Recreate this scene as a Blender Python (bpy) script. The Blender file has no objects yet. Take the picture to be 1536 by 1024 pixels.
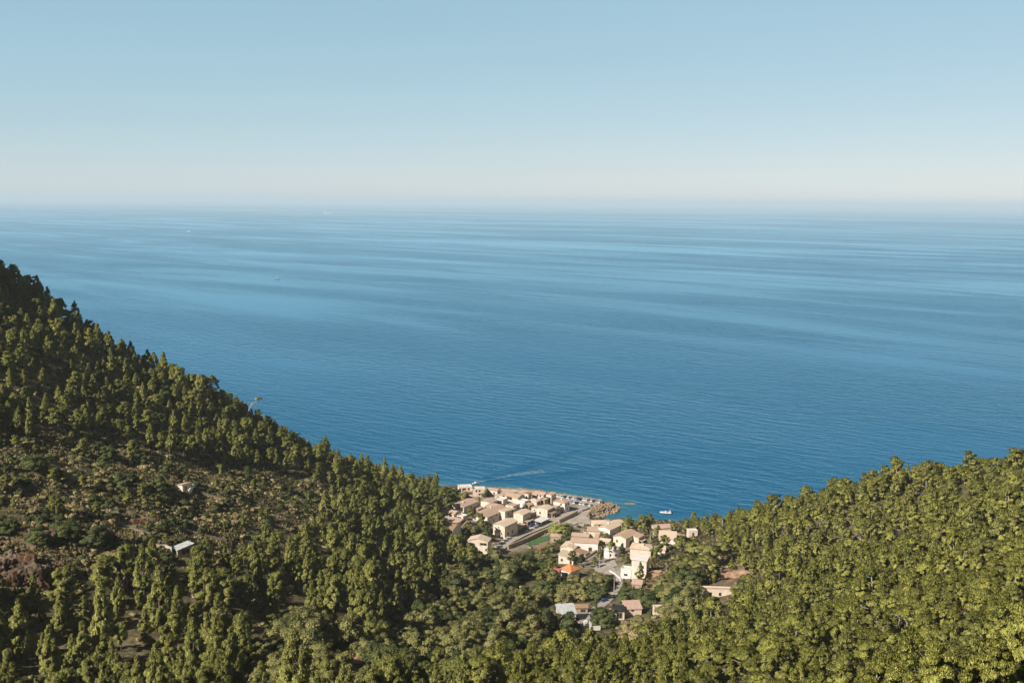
import bpy, math, random
import numpy as np
from mathutils import Vector, Matrix, Euler
R = math.radians
C = bpy.context.scene.collection
sc = bpy.context.scene

# ------------------------------------------------------------------ camera
W0, H0, F0, HC = 1536.0, 1024.0, 1493.0, 200.0      # photo size, focal length in photo pixels, eye height
PITCH, ROLL = R(8.0), R(0.5)
cd = bpy.data.cameras.new('camera'); cam = bpy.data.objects.new('camera', cd); C.objects.link(cam)
cd.sensor_width = 36.0; cd.lens = 36.0 * F0 / W0; cd.clip_start = 1.0; cd.clip_end = 600000.0
cam.location = (0, 0, HC)
CAMR = (Matrix.Rotation(R(90) - PITCH, 4, 'X') @ Matrix.Rotation(ROLL, 4, 'Z'))
cam.matrix_world = Matrix.Translation((0, 0, HC)) @ CAMR
sc.camera = cam
CM = np.array(CAMR.to_3x3())

# ------------------------------------------------------------------ sky, sun, exposure
SUN_EL, SUN_AZ = R(37), R(-132)                      # azimuth from +Y, clockwise: behind the camera's left shoulder
world = bpy.data.worlds.new('World'); sc.world = world; world.use_nodes = True
wn = world.node_tree.nodes; wl = world.node_tree.links
sky = wn.new('ShaderNodeTexSky'); sky.sky_type = 'NISHITA'; sky.sun_disc = False
sky.sun_elevation = SUN_EL; sky.sun_rotation = SUN_AZ
sky.altitude = 200; sky.air_density = 0.7; sky.dust_density = 0.3; sky.ozone_density = 3.0
bg = wn['Background']; bg.inputs['Strength'].default_value = 0.0715
def wmix(mode, a, b, fac=None):                                # pale sea haze in the whole sky: flatter and paler than clean air
    q = wn.new('ShaderNodeMix'); q.data_type = 'RGBA'; q.blend_type = mode; q.inputs['Factor'].default_value = 1.0
    if fac is not None: wl.new(fac, q.inputs['Factor'])
    wl.new(a, q.inputs['A']); q.inputs['B'].default_value = (*b, 1); return q.outputs['Result']
wtc = wn.new('ShaderNodeTexCoord'); wse = wn.new('ShaderNodeSeparateXYZ'); wmr = wn.new('ShaderNodeMapRange')
wl.new(wtc.outputs['Generated'], wse.inputs[0]); wl.new(wse.outputs['Z'], wmr.inputs['Value'])
wmr.inputs['From Min'].default_value = .22; wmr.inputs['From Max'].default_value = .32; wmr.inputs['To Min'].default_value = 1.0; wmr.inputs['To Max'].default_value = .05
wno = wn.new('ShaderNodeTexNoise'); wma = wn.new('ShaderNodeMapping'); wma.inputs['Scale'].default_value = (1.6, 1.6, 14); wl.new(wtc.outputs['Generated'], wma.inputs[0]); wl.new(wma.outputs[0], wno.inputs['Vector'])
wno.inputs['Scale'].default_value = 1.5; wno.inputs['Detail'].default_value = 3; wuv = wn.new('ShaderNodeMath'); wuv.operation = 'MULTIPLY_ADD'; wuv.inputs[1].default_value = .16; wuv.inputs[2].default_value = .92
wl.new(wno.outputs['Fac'], wuv.inputs[0]); wfa = wn.new('ShaderNodeMath'); wfa.operation = 'MULTIPLY'; wl.new(wuv.outputs[0], wfa.inputs[0]); wl.new(wmr.outputs[0], wfa.inputs[1])   # sea haze is never quite even
wl.new(wmix('ADD', wmix('MULTIPLY', sky.outputs['Color'], (.92, .51, .33)), (2.42, 4.9, 6.2), wfa.outputs[0]), bg.inputs['Color'])
sd = bpy.data.lights.new('sun', 'SUN'); sd.energy = 5.0; sd.angle = R(0.5); sd.color = (1.0, 0.93, 0.82)
sun = bpy.data.objects.new('sun', sd); C.objects.link(sun)
sdir = Vector((math.sin(SUN_AZ) * math.cos(SUN_EL), math.cos(SUN_AZ) * math.cos(SUN_EL), math.sin(SUN_EL)))
sun.rotation_euler = sdir.to_track_quat('Z', 'Y').to_euler(); sun.location = (-300, -300, 600)
sc.view_settings.view_transform = 'Standard'; sc.view_settings.look = 'None'
sc.view_settings.exposure = 0.30; sc.view_settings.gamma = 1.0
sc.cycles.max_bounces = 6; sc.cycles.diffuse_bounces = 1; sc.cycles.glossy_bounces = 2
sc.cycles.transmission_bounces = 2; sc.cycles.volume_bounces = 3; sc.cycles.transparent_max_bounces = 8

# ------------------------------------------------------------------ helpers
def tag(o, label=None, cat=None, group=None, kind=None):
    if label: o['label'] = label
    if cat: o['category'] = cat
    if group: o['group'] = group
    if kind: o['kind'] = kind
    return o
def empty(name, loc=(0, 0, 0), rz=0.0):
    o = bpy.data.objects.new(name, None); C.objects.link(o); o.location = loc; o.rotation_euler = (0, 0, rz)
    o.empty_display_size = 0.5
    return o
def link(name, me, parent=None, loc=None):
    o = bpy.data.objects.new(name, me); C.objects.link(o)
    if parent: o.parent = parent
    if loc is not None: o.location = loc
    return o
def np_mesh(name, V, Fq, mats, n=4, smooth=False, attrs=None, mi=None):
    me = bpy.data.meshes.new(name)
    V = np.asarray(V, np.float32); Fq = np.asarray(Fq, np.int32)
    me.vertices.add(len(V)); me.vertices.foreach_set('co', V.ravel())
    me.loops.add(Fq.size); me.loops.foreach_set('vertex_index', Fq.ravel())
    k = len(Fq); me.polygons.add(k)
    me.polygons.foreach_set('loop_start', np.arange(k, dtype=np.int32) * n)
    if smooth: me.polygons.foreach_set('use_smooth', np.ones(k, bool))
    for m in (mats if isinstance(mats, (list, tuple)) else [mats]): me.materials.append(m)
    if mi is not None: me.polygons.foreach_set('material_index', np.asarray(mi, np.int32))
    for nm, (ty, arr) in (attrs or {}).items():
        a = me.attributes.new(nm, ty, 'POINT')
        a.data.foreach_set('vector' if ty == 'FLOAT_VECTOR' else 'value', np.asarray(arr, np.float32).ravel())
    me.update(calc_edges=True)
    return me
class MB:                                            # collects polygons for ONE mesh
    def __init__(s): s.v = []; s.f = []; s.m = []
    def poly(s, pts, mi=0):
        b = len(s.v); s.v += [tuple(p) for p in pts]; s.f.append(tuple(range(b, b + len(pts)))); s.m.append(mi)
    def hexa(s, p, mi=0):                            # 4 bottom + 4 top points, counter-clockwise
        b = len(s.v); s.v += [tuple(q) for q in p]
        for q in ((3, 2, 1, 0), (4, 5, 6, 7), (0, 1, 5, 4), (1, 2, 6, 5), (2, 3, 7, 6), (3, 0, 4, 7)):
            s.f.append(tuple(b + i for i in q)); s.m.append(mi)
    def box(s, x0, x1, y0, y1, z0, z1, mi=0):
        s.hexa([(x0, y0, z0), (x1, y0, z0), (x1, y1, z0), (x0, y1, z0), (x0, y0, z1), (x1, y0, z1), (x1, y1, z1), (x0, y1, z1)], mi)
    def tube(s, pts, rad, n=6, mi=0, cap=True):
        b = len(s.v); pts = [Vector(p) for p in pts]
        for i, p in enumerate(pts):
            d = (pts[min(i + 1, len(pts) - 1)] - pts[max(i - 1, 0)]).normalized()
            u = d.orthogonal().normalized() if abs(d.z) < 0.9 else Vector((1, 0, 0)); u = (u - d * u.dot(d)).normalized(); w = d.cross(u)
            for k in range(n):
                a = 2 * math.pi * k / n
                s.v.append(tuple(p + (u * math.cos(a) + w * math.sin(a)) * rad[i]))
        for i in range(len(pts) - 1):
            for k in range(n):
                k2 = (k + 1) % n
                s.f.append((b + i * n + k, b + i * n + k2, b + (i + 1) * n + k2, b + (i + 1) * n + k)); s.m.append(mi)
        if cap:
            s.f.append(tuple(b + (len(pts) - 1) * n + k for k in range(n))); s.m.append(mi)
            s.f.append(tuple(b + k for k in reversed(range(n)))); s.m.append(mi)
    def mesh(s, name, mats, smooth=False):
        me = bpy.data.meshes.new(name); me.from_pydata(s.v, [], s.f)
        for m in (mats if isinstance(mats, (list, tuple)) else [mats]): me.materials.append(m)
        me.polygons.foreach_set('material_index', s.m)
        if smooth: me.polygons.foreach_set('use_smooth', [True] * len(s.f))
        me.update(); return me
    def build(s, name, mats, parent=None, smooth=False, loc=None): return link(name, s.mesh(name, mats, smooth), parent, loc)

def ray(px, py):
    """Direction(s) through photo pixel(s), in the world."""
    px = np.asarray(px, float); py = np.asarray(py, float)
    d = np.stack([(px - W0 / 2) / F0, -(py - H0 / 2) / F0, -np.ones_like(px)], -1)
    return d @ CM.T
def proj(P):
    """World points -> photo pixels and depth."""
    q = (np.asarray(P, float) - np.array([0, 0, HC])) @ CM
    dep = np.maximum(-q[..., 2], 1e-3)
    return W0 / 2 + F0 * q[..., 0] / dep, H0 / 2 - F0 * q[..., 1] / dep, -q[..., 2]
def at_z(px, py, z):
    d = ray(px, py); t = (z - HC) / d[2]; return np.array([0, 0, HC]) + d * t
def at_y(px, py, Y):
    d = ray(px, py); return np.array([0, 0, HC]) + d * (Y / d[1])

# ------------------------------------------------------------------ materials
def mat(name):
    m = bpy.data.materials.new(name); m.use_nodes = True
    nt = m.node_tree; return m, nt.nodes, nt.links, nt.nodes['Principled BSDF']
def tex(nodes, links, scale, detail=4, rough=0.55, coord='Object', stretch=None, rot=None, dist=0.0, turn=None):
    tc = nodes.new('ShaderNodeTexCoord'); mp = nodes.new('ShaderNodeMapping'); n = nodes.new('ShaderNodeTexNoise')
    if coord == 'World':
        g = nodes.new('ShaderNodeNewGeometry'); links.new(g.outputs['Position'], mp.inputs['Vector'])
    else: links.new(tc.outputs[coord], mp.inputs['Vector'])
    if turn is not None: mp.vector_type = 'TEXTURE'; mp.inputs['Rotation'].default_value = (0, 0, turn)
    if stretch: mp.inputs['Scale'].default_value = stretch
    if rot: mp.inputs['Rotation'].default_value = rot
    links.new(mp.outputs['Vector'], n.inputs['Vector'])
    n.inputs['Scale'].default_value = scale; n.inputs['Detail'].default_value = detail
    n.inputs['Roughness'].default_value = rough; n.inputs['Distortion'].default_value = dist
    return n.outputs['Fac']
def ramp(nodes, links, src, stops):
    r = nodes.new('ShaderNodeValToRGB'); cr = r.color_ramp
    while len(cr.elements) < len(stops): cr.elements.new(0.5)
    for e, (p, c) in zip(cr.elements, stops):
        e.position = p; e.color = (*c, 1) if len(c) == 3 else c
    links.new(src, r.inputs['Fac']); return r.outputs['Color']
def mix(nodes, links, fac, a, b, mode='MIX'):
    m = nodes.new('ShaderNodeMix'); m.data_type = 'RGBA'; m.blend_type = mode
    for s, v in ((m.inputs['Factor'], fac), (m.inputs['A'], a), (m.inputs['B'], b)):
        if isinstance(v, bpy.types.NodeSocket): links.new(v, s)
        elif isinstance(v, (int, float)): s.default_value = v
        else: s.default_value = (*v, 1)
    return m.outputs['Result']
def bump(nodes, links, bs, h, strength, dist):
    b = nodes.new('ShaderNodeBump'); b.inputs['Strength'].default_value = strength; b.inputs['Distance'].default_value = dist
    links.new(h, b.inputs['Height']); links.new(b.outputs['Normal'], bs.inputs['Normal']); return b
def mottled(name, a, b, scale=0.6, rough=0.9, bmp=0.05, coord='Object', spec=0.2, detail=5, lo=.35, hi=.65):
    m, n, l, p = mat(name)
    f = tex(n, l, scale, detail, coord=coord)
    l.new(ramp(n, l, f, [(lo, a), (hi, b)]), p.inputs['Base Color'])
    p.inputs['Roughness'].default_value = rough; p.inputs['Specular IOR Level'].default_value = spec
    if bmp: bump(n, l, p, f, 0.6, bmp)
    return m
def plain(name, c, rough=0.5, metal=0.0, spec=0.4):
    m, n, l, p = mat(name)
    f = tex(n, l, 3.0, 3)
    l.new(ramp(n, l, f, [(.3, tuple(x * .85 for x in c)), (.7, tuple(min(1, x * 1.1) for x in c))]), p.inputs['Base Color'])
    p.inputs['Roughness'].default_value = rough; p.inputs['Metallic'].default_value = metal; p.inputs['Specular IOR Level'].default_value = spec
    return m
def leafmat(name, a, b, gain=1.0):
    """Needles or leaves: colour varies from tree to tree and from spray to spray; both faces take light about the spray's own normal."""
    m, n, l, p = mat(name); n.remove(p); out = n['Material Output']
    at = n.new('ShaderNodeAttribute'); at.attribute_name = 'pn'
    vt = n.new('ShaderNodeVectorTransform'); vt.vector_type = 'NORMAL'; vt.convert_from = 'OBJECT'; vt.convert_to = 'WORLD'
    l.new(at.outputs['Vector'], vt.inputs['Vector'])
    ng = n.new('ShaderNodeVectorMath'); ng.operation = 'SCALE'; ng.inputs['Scale'].default_value = -1.0; l.new(vt.outputs['Vector'], ng.inputs[0])
    ti = n.new('ShaderNodeAttribute'); ti.attribute_name = 'tint'
    oi = n.new('ShaderNodeObjectInfo')
    ad = n.new('ShaderNodeMath'); ad.operation = 'MULTIPLY_ADD'; l.new(oi.outputs['Random'], ad.inputs[0]); ad.inputs[1].default_value = 0.6
    l.new(ti.outputs['Fac'], ad.inputs[2])
    col = ramp(n, l, ad.outputs[0], [(0.1, tuple(x * gain for x in a)), (1.25 / 1.6, tuple(x * gain for x in b))])
    df = n.new('ShaderNodeBsdfDiffuse'); tr = n.new('ShaderNodeBsdfTranslucent'); sh = n.new('ShaderNodeAddShader')
    l.new(col, df.inputs['Color']); l.new(col, tr.inputs['Color'])
    l.new(vt.outputs['Vector'], df.inputs['Normal']); l.new(ng.outputs['Vector'], tr.inputs['Normal'])
    l.new(df.outputs[0], sh.inputs[0]); l.new(tr.outputs[0], sh.inputs[1]); l.new(sh.outputs[0], out.inputs['Surface'])
    return m
M = {}
M['pine_slope'] = leafmat('pine_needles_olive', (.086, .102, .028), (.222, .224, .070))
M['pine_bright'] = leafmat('pine_needles_yellow', (.088, .105, .025), (.226, .224, .058))
M['broad'] = leafmat('leaves_grey_green', (.064, .072, .027), (.175, .166, .066))
M['broad_dark'] = leafmat('leaves_deep_green', (.030, .044, .018), (.078, .092, .036))
M['scrub'] = leafmat('scrub_leaves', (.080, .074, .034), (.255, .212, .108))
M['bark'] = mottled('bark', (.10, .075, .055), (.24, .19, .15), 2.0, .9, .05)
M['bark_pale'] = mottled('bark_pale', (.26, .21, .18), (.46, .40, .35), 2.0, .9, .05)

# ------------------------------------------------------------------ terrain
def vnoise(x, y, s, seed):
    """Smooth value noise on numpy arrays."""
    rs = np.random.RandomState(seed); T = rs.rand(256, 256)
    u = np.asarray(x) / s + 37.3; v = np.asarray(y) / s + 91.7
    i = np.floor(u).astype(int); j = np.floor(v).astype(int); a = u - i; b = v - j
    a = a * a * (3 - 2 * a); b = b * b * (3 - 2 * b)
    g = lambda p, q: T[p % 256, q % 256]
    return (g(i, j) * (1 - a) + g(i + 1, j) * a) * (1 - b) + (g(i, j + 1) * (1 - a) + g(i + 1, j + 1) * a) * b - .5
CT = []
def cy(px, py, Y, h=0): p = at_y(px, py, Y); CT.append((p[0], p[1], p[2] - h))
def cz(px, py, z): p = at_z(px, py, z); CT.append(tuple(p))
for a in [  # photo pixel, forward distance, height of the canopy above the ground there
    (-150, 300, 540, 4), (0, 388, 520, 3), (100, 468, 520, 4.5), (210, 532, 525, 5.5), (300, 575, 530, 5), (400, 638, 540, 6),
    (500, 690, 552, 6), (600, 723, 580, 6), (650, 738, 610, 6),
    (0, 500, 440, 10), (100, 560, 450, 10), (200, 620, 455, 9), (300, 675, 462, 7), (400, 700, 480, 6), (-150, 450, 440, 10), (0, 610, 388, 8),
    (0, 690, 350, 1), (100, 720, 362, 1), (100, 660, 395, 3), (240, 700, 408, 2), (275, 735, 395, 1), (380, 720, 432, 2), (450, 735, 462, 4),
    (150, 775, 335, 1), (300, 790, 358, 1), (400, 775, 398, 2), (0, 765, 318, 1), (200, 745, 365, 1), (-150, 700, 330, 2),
    (0, 798, 306, 1), (60, 798, 308, 1), (115, 800, 313, 1), (20, 868, 294, 1), (70, 868, 296, 1), (115, 864, 300, 1), (200, 825, 320, 1),
    (268, 836, 322, 0), (0, 900, 268, 10), (150, 900, 272, 10), (300, 900, 288, 10), (0, 1010, 215, 11), (150, 1010, 220, 11), (300, 1010, 235, 9),
    (400, 850, 330, 9), (400, 950, 265, 9), (500, 800, 400, 9), (600, 790, 460, 8), (650, 780, 530, 6), (500, 880, 330, 9), (600, 880, 375, 8),
    (550, 965, 290, 5), (480, 985, 262, 1), (600, 1000, 265, 5), (700, 850, 460, 7), (700, 920, 370, 6), (750, 980, 295, 6), (700, 1020, 250, 8),
    (-150, 900, 250, 10), (-150, 1020, 200, 10),
    (1110, 772, 545, 9), (1200, 737, 505, 8), (1300, 708, 470, 9), (1400, 692, 440, 8.5), (1536, 680, 410, 8), (1700, 650, 400, 10),
    (1200, 800, 430, 8), (1300, 800, 392, 8), (1400, 790, 345, 8), (1536, 770, 300, 9), (1200, 880, 325, 8), (1300, 880, 282, 8),
    (1400, 870, 236, 9), (1536, 850, 185, 9), (1100, 925, 320, 7), (1000, 980, 250, 8), (1200, 960, 222, 9), (1300, 1010, 155, 9),
    (1400, 960, 165, 9), (1536, 940, 128, 9), (1536, 1020, 102, 9), (1100, 1020, 190, 9), (900, 1020, 215, 8), (820, 1005, 255, 7), (1700, 900, 120, 9)]: cy(*a)
for a in [  # photo pixel, height above the sea
    (660, 745, 9), (700, 745, 7), (760, 745, 5), (830, 745, 4), (900, 757, 3), (680, 772, 13), (680, 795, 14), (720, 822, 10), (760, 800, 7), (800, 785, 6),
    (850, 770, 4), (880, 765, 3), (820, 808, 4), (740, 830, 9), (860, 808, 5), (900, 800, 5), (950, 800, 8), (1000, 802, 11), (1060, 802, 16),
    (950, 830, 13), (880, 840, 11), (840, 860, 14), (940, 868, 19), (1000, 862, 24), (1090, 852, 31), (1130, 865, 37), (860, 925, 28), (940, 918, 30),
    (1000, 912, 33), (800, 885, 18), (780, 945, 32), (900, 962, 40), (1080, 892, 37), (930, 786, 3), (1000, 790, 6), (1085, 789, 12)]: cz(*a)
CT += [(0, 0, 190), (-100, 60, 150), (100, 40, 180), (0, 110, 143), (-200, 80, 150), (-320, 220, 165), (200, 150, 172), (300, 300, 150), (-450, 350, 210),
       (0, -60, 210), (-420, 520, 215), (-380, 600, 130), (-300, 590, 110), (-240, 610, 75), (-160, 630, 35), (-100, 650, 12),
       (250, 520, 25), (330, 500, 45), (200, 570, 8), (450, 430, 80), (500, 200, 170), (-600, 200, 200), (0, -200, 240)]
CT = np.array(CT)
xs = np.arange(-640, 560.1, 2.5); ys = np.arange(-60, 860.1, 2.5)
GX, GY = np.meshgrid(xs, ys, indexing='ij')
def fit(Pt):
    D = np.hypot(Pt[:, None, 0] - Pt[None, :, 0], Pt[:, None, 1] - Pt[None, :, 1])
    n = len(Pt); A = np.zeros((n + 3, n + 3)); A[:n, :n] = D - np.eye(n) * 2.0 * 0 + 0
    A[:n, n] = 1; A[:n, n + 1:] = Pt[:, :2]; A[n:, :n] = A[:n, n:].T
    b = np.zeros(n + 3); b[:n] = Pt[:, 2]
    return np.linalg.solve(A, b)
wts = fit(CT)
GZ = np.zeros_like(GX)
for k in range(len(CT)): GZ += wts[k] * np.hypot(GX - CT[k, 0], GY - CT[k, 1])
GZ += wts[-3] + wts[-2] * GX + wts[-1] * GY
def blur(Z, r):
    k = np.exp(-(np.arange(-3 * r, 3 * r + 1) / r) ** 2 / 2); k /= k.sum()
    for ax in (0, 1):
        p = np.pad(Z, [(3 * r, 3 * r) if a == ax else (0, 0) for a in (0, 1)], mode='edge')
        Z = sum(w * np.take(p, np.arange(i, i + Z.shape[ax]), axis=ax) for i, w in enumerate(k))
    return Z
GZ = blur(GZ, 3)
# unseen mountain shoulder beyond the left edge, added to shade the top left ridge
GZ += 40 * np.exp(-((GX + 520) / 95) ** 2 - ((GY - 470) / 110) ** 2)
GZ = np.maximum(GZ, 276 - 1.5 * np.hypot(np.maximum(np.abs(GX + 365) - 18, 0), GY - 440))
# coast
COAST = [(-640, 760), (-420, 740), (-250, 725), (-150, 706)] + [tuple(at_z(a, b, 0)[:2]) for a, b in
    [(640, 730), (660, 729), (685, 729.5), (750, 731), (800, 734), (850, 741.5), (900, 749.5), (916, 755.5), (924, 760), (918, 765), (900, 771), (884, 778), (889, 785),
     (905, 784), (935, 782), (960, 787), (985, 785), (1010, 788), (1050, 788), (1085, 787), (1112, 780)]] + [(190, 604), (260, 588), (400, 560), (560, 530), (560, -60), (-640, -60)]
def inside(P, x, y):
    c = np.zeros(np.shape(x), bool); n = len(P)
    for i in range(n):
        (x0, y0), (x1, y1) = P[i], P[(i + 1) % n]
        if y0 == y1: continue
        c ^= ((y0 > y) != (y1 > y)) & (x < (x1 - x0) * (y - y0) / (y1 - y0) + x0)
    return c
def dist_line(P, x, y, closed=False):
    d = np.full(np.shape(x), 1e9); n = len(P)
    for i in range(n if closed else n - 1):
        (x0, y0), (x1, y1) = P[i][:2], P[(i + 1) % n][:2]
        dx, dy = x1 - x0, y1 - y0; L = dx * dx + dy * dy + 1e-9
        t = np.clip(((x - x0) * dx + (y - y0) * dy) / L, 0, 1)
        d = np.minimum(d, np.hypot(x - x0 - t * dx, y - y0 - t * dy))
    return d
land = inside(COAST, GX, GY); dc = dist_line(COAST[:-2], GX, GY)
PXg, PYg, DPg = proj(np.stack([GX, GY, GZ], -1))
VIL = [(655, 725), (940, 725), (1100, 780), (1140, 870), (1010, 930), (820, 940), (800, 850), (690, 845), (655, 790)]
vil = blur(inside(VIL, PXg, PYg).astype(float), 4)
nz = vnoise(GX, GY, 45, 1) * 5 + vnoise(GX, GY, 17, 2) * 2.6 + vnoise(GX, GY, 7, 3) * 1.2
SCRUB = [(-200, 640), (130, 635), (300, 685), (430, 700), (520, 740), (470, 780), (400, 800), (330, 850), (210, 835), (120, 880), (-200, 880)]
scr = blur(inside(SCRUB, PXg, PYg).astype(float), 3)
nz = nz + scr * (vnoise(GX, GY, 9, 5) * 1.5)
GZ = GZ + nz * (1 - vil * .95)
st = 4.0; q = GZ / st + .25 * vnoise(GX, GY, 60, 8); fr = q - np.floor(q)      # old farming terraces on the scrub slope
GZ = GZ + scr * .55 * st * (np.clip((fr - .35) / .3, 0, 1) - fr)
GZ = np.where(land, np.maximum(GZ, .7 + np.minimum(dc * .12, 1.5)), np.minimum(GZ, -.2 - .2 * dc))
GZ = np.maximum(GZ, -14)
def ground(x, y):
    u = np.clip((np.asarray(x, float) - xs[0]) / 2.5, 0, len(xs) - 1.001); v = np.clip((np.asarray(y, float) - ys[0]) / 2.5, 0, len(ys) - 1.001)
    i = u.astype(int); j = v.astype(int); a = u - i; b = v - j
    return (GZ[i, j] * (1 - a) + GZ[i + 1, j] * a) * (1 - b) + (GZ[i, j + 1] * (1 - a) + GZ[i + 1, j + 1] * a) * b
def hit(px, py, y0=60, y1=900):
    """Where the ray through a photo pixel first meets the ground."""
    d = ray(px, py); Y = np.arange(y0, y1, .5); P = np.array([0, 0, HC])[None] + d[None] * (Y / d[1])[:, None]
    b = np.nonzero(P[:, 2] <= np.maximum(ground(P[:, 0], P[:, 1]), 0))[0]
    k = b[0] if len(b) else len(Y) - 1
    p = P[k]; return np.array([p[0], p[1], max(float(ground(p[0], p[1])), 0)])

m, n, l, p = mat('hillside')
f1 = tex(n, l, .05, 6, coord='World'); f2 = tex(n, l, .45, 6, .65, coord='World')
soil = ramp(n, l, f2, [(.3, (.080, .066, .038)), (.5, (.18, .145, .085)), (.7, (.32, .26, .17))])
grassy = ramp(n, l, f2, [(.3, (.035, .036, .016)), (.7, (.125, .112, .052))])
base = mix(n, l, ramp(n, l, f1, [(.42, (0, 0, 0)), (.6, (1, 1, 1))]), grassy, soil)
rockc = ramp(n, l, tex(n, l, .22, 8, .7, coord='World', stretch=(1, 1, .4)), [(.3, (.07, .045, .03)), (.5, (.22, .15, .10)), (.72, (.40, .32, .24))])
va = n.new('ShaderNodeAttribute'); va.attribute_name = 'rock'
base = mix(n, l, va.outputs['Fac'], base, rockc)
vb = n.new('ShaderNodeAttribute'); vb.attribute_name = 'paved'
pav = ramp(n, l, f2, [(.3, (.26, .21, .16)), (.7, (.46, .39, .31))])
base = mix(n, l, vb.outputs['Fac'], base, pav)
l.new(base, p.inputs['Base Color']); p.inputs['Roughness'].default_value = .95; p.inputs['Specular IOR Level'].default_value = .1
bump(n, l, p, f2, .9, .7)
M['hill'] = m
gx, gy = np.gradient(GZ, 2.5); slope = np.hypot(gx, gy)
ROCKY = [[(-60, 812), (50, 806), (62, 868), (-60, 874)], [(475, 940), (515, 940), (520, 970), (560, 985), (540, 1005), (500, 1000), (475, 965)], [(595, 925), (620, 925), (620, 950), (595, 950)],
         [(1075, 838), (1140, 850), (1145, 875), (1100, 880), (1070, 865)], [(940, 850), (1000, 845), (1010, 880), (960, 880)], [(1085, 875), (1105, 872), (1110, 895), (1080, 895)],
         [(700, 725), (905, 745), (925, 760), (885, 778), (870, 772), (905, 757), (850, 747), (700, 735)]]
PXg, PYg, DPg = proj(np.stack([GX, GY, GZ], -1))
rock = np.zeros_like(GX)
for q in ROCKY: rock = np.maximum(rock, inside(q, PXg, PYg))
rock = np.clip(blur(rock, 1) + np.clip((slope - .75) * 2.5, 0, 1) * (GZ > 12) + (dc < 6) * (GZ > -3) * .8, 0, 1)
PAVED = [[(700, 728), (760, 730), (810, 734), (905, 748), (914, 757), (860, 752), (700, 748)], [(690, 745), (900, 752), (912, 758), (868, 790), (905, 800), (880, 830), (840, 815), (745, 830), (690, 800)], [(905, 800), (1000, 810), (975, 830), (950, 870), (880, 850), (860, 835)]]
pav_ = np.zeros_like(GX)
for q in PAVED: pav_ = np.maximum(pav_, inside(q, PXg, PYg))
pav_ = np.clip(blur(pav_, 1) * (.8 + 1.2 * vnoise(GX, GY, 8, 21)), 0, 1)
ni, nj = GX.shape
ii = np.arange(ni * nj).reshape(ni, nj)
Fq = np.stack([ii[:-1, :-1], ii[1:, :-1], ii[1:, 1:], ii[:-1, 1:]], -1).reshape(-1, 4)
terr = link('terrain', np_mesh('terrain', np.stack([GX, GY, GZ], -1).reshape(-1, 3), Fq, M['hill'], smooth=True,
            attrs={'rock': ('FLOAT', rock), 'paved': ('FLOAT', pav_)}))
tag(terr, kind='structure')

# ------------------------------------------------------------------ sea
m, n, l, p = mat('sea_water')
SL = dict(coord='World')
sl1 = tex(n, l, 1.0, 5, .6, stretch=(2400, 380, 1), turn=R(-40), dist=1.1, **SL)
sl2 = tex(n, l, 1.0, 3, .5, stretch=(6500, 2000, 1), turn=R(-30), dist=.6, **SL)
sl3 = tex(n, l, 1.0, 4, .6, stretch=(800, 110, 1), turn=R(-46), dist=1.0, **SL)
adds = n.new('ShaderNodeMath'); adds.operation = 'MULTIPLY_ADD'; l.new(sl2, adds.inputs[0]); adds.inputs[1].default_value = .7; l.new(sl1, adds.inputs[2])
add3 = n.new('ShaderNodeMath'); add3.operation = 'MULTIPLY_ADD'; l.new(sl3, add3.inputs[0]); add3.inputs[1].default_value = .35; l.new(adds.outputs[0], add3.inputs[2])
slick = ramp(n, l, add3.outputs[0], [(.97, (0, 0, 0)), (1.0, (1, 1, 1))])
sr = n.new('ShaderNodeMapRange'); sr.interpolation_type = 'SMOOTHSTEP'; sr.inputs['From Min'].default_value = .93; sr.inputs['From Max'].default_value = 1.20; l.new(add3.outputs[0], sr.inputs['Value']); slick = sr.outputs[0]
w1 = tex(n, l, 1.0, 3, .55, stretch=(26, 8, 1), turn=R(-33), dist=.5, **SL)
w2 = tex(n, l, 1.0, 4, .6, stretch=(9, 3.2, 1), turn=R(6), **SL)
wsum = n.new('ShaderNodeMath'); wsum.operation = 'MULTIPLY_ADD'; l.new(w2, wsum.inputs[0]); wsum.inputs[1].default_value = .28; l.new(w1, wsum.inputs[2])
b = bump(n, l, p, wsum.outputs[0], 1.0, 2.3)
inv = n.new('ShaderNodeMath'); inv.operation = 'MULTIPLY_ADD'; l.new(slick, inv.inputs[0]); inv.inputs[1].default_value = -.7; inv.inputs[2].default_value = 1.0
wp = tex(n, l, 1.0, 3, .5, stretch=(420, 160, 1), turn=R(-30), dist=.8, **SL)
wpm = n.new('ShaderNodeMapRange'); wpm.inputs['From Min'].default_value = .35; wpm.inputs['From Max'].default_value = .65; wpm.inputs['To Min'].default_value = .5; wpm.inputs['To Max'].default_value = 1.15; l.new(wp, wpm.inputs['Value'])
wpx = n.new('ShaderNodeMath'); wpx.operation = 'MULTIPLY'; l.new(wpm.outputs[0], wpx.inputs[0]); l.new(inv.outputs[0], wpx.inputs[1])
l.new(wpx.outputs[0], b.inputs['Strength'])
sh_ = n.new('ShaderNodeAttribute'); sh_.attribute_name = 'shallow'
body = mix(n, l, sh_.outputs['Fac'], (.002, .103, .230), (.05, .22, .24))
n.remove(p)
df = n.new('ShaderNodeBsdfDiffuse'); l.new(body, df.inputs['Color'])
gl = n.new('ShaderNodeBsdfGlossy'); gl.inputs['Color'].default_value = (.50, .84, 1.0, 1); gl.inputs['Roughness'].default_value = .12
fr_ = n.new('ShaderNodeFresnel'); fr_.inputs['IOR'].default_value = 1.25
for q in (gl, fr_): l.new(b.outputs['Normal'], q.inputs['Normal'])
fs = n.new('ShaderNodeMath'); fs.operation = 'MULTIPLY_ADD'; l.new(slick, fs.inputs[0]); fs.inputs[1].default_value = .36; fs.inputs[2].default_value = .85
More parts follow.
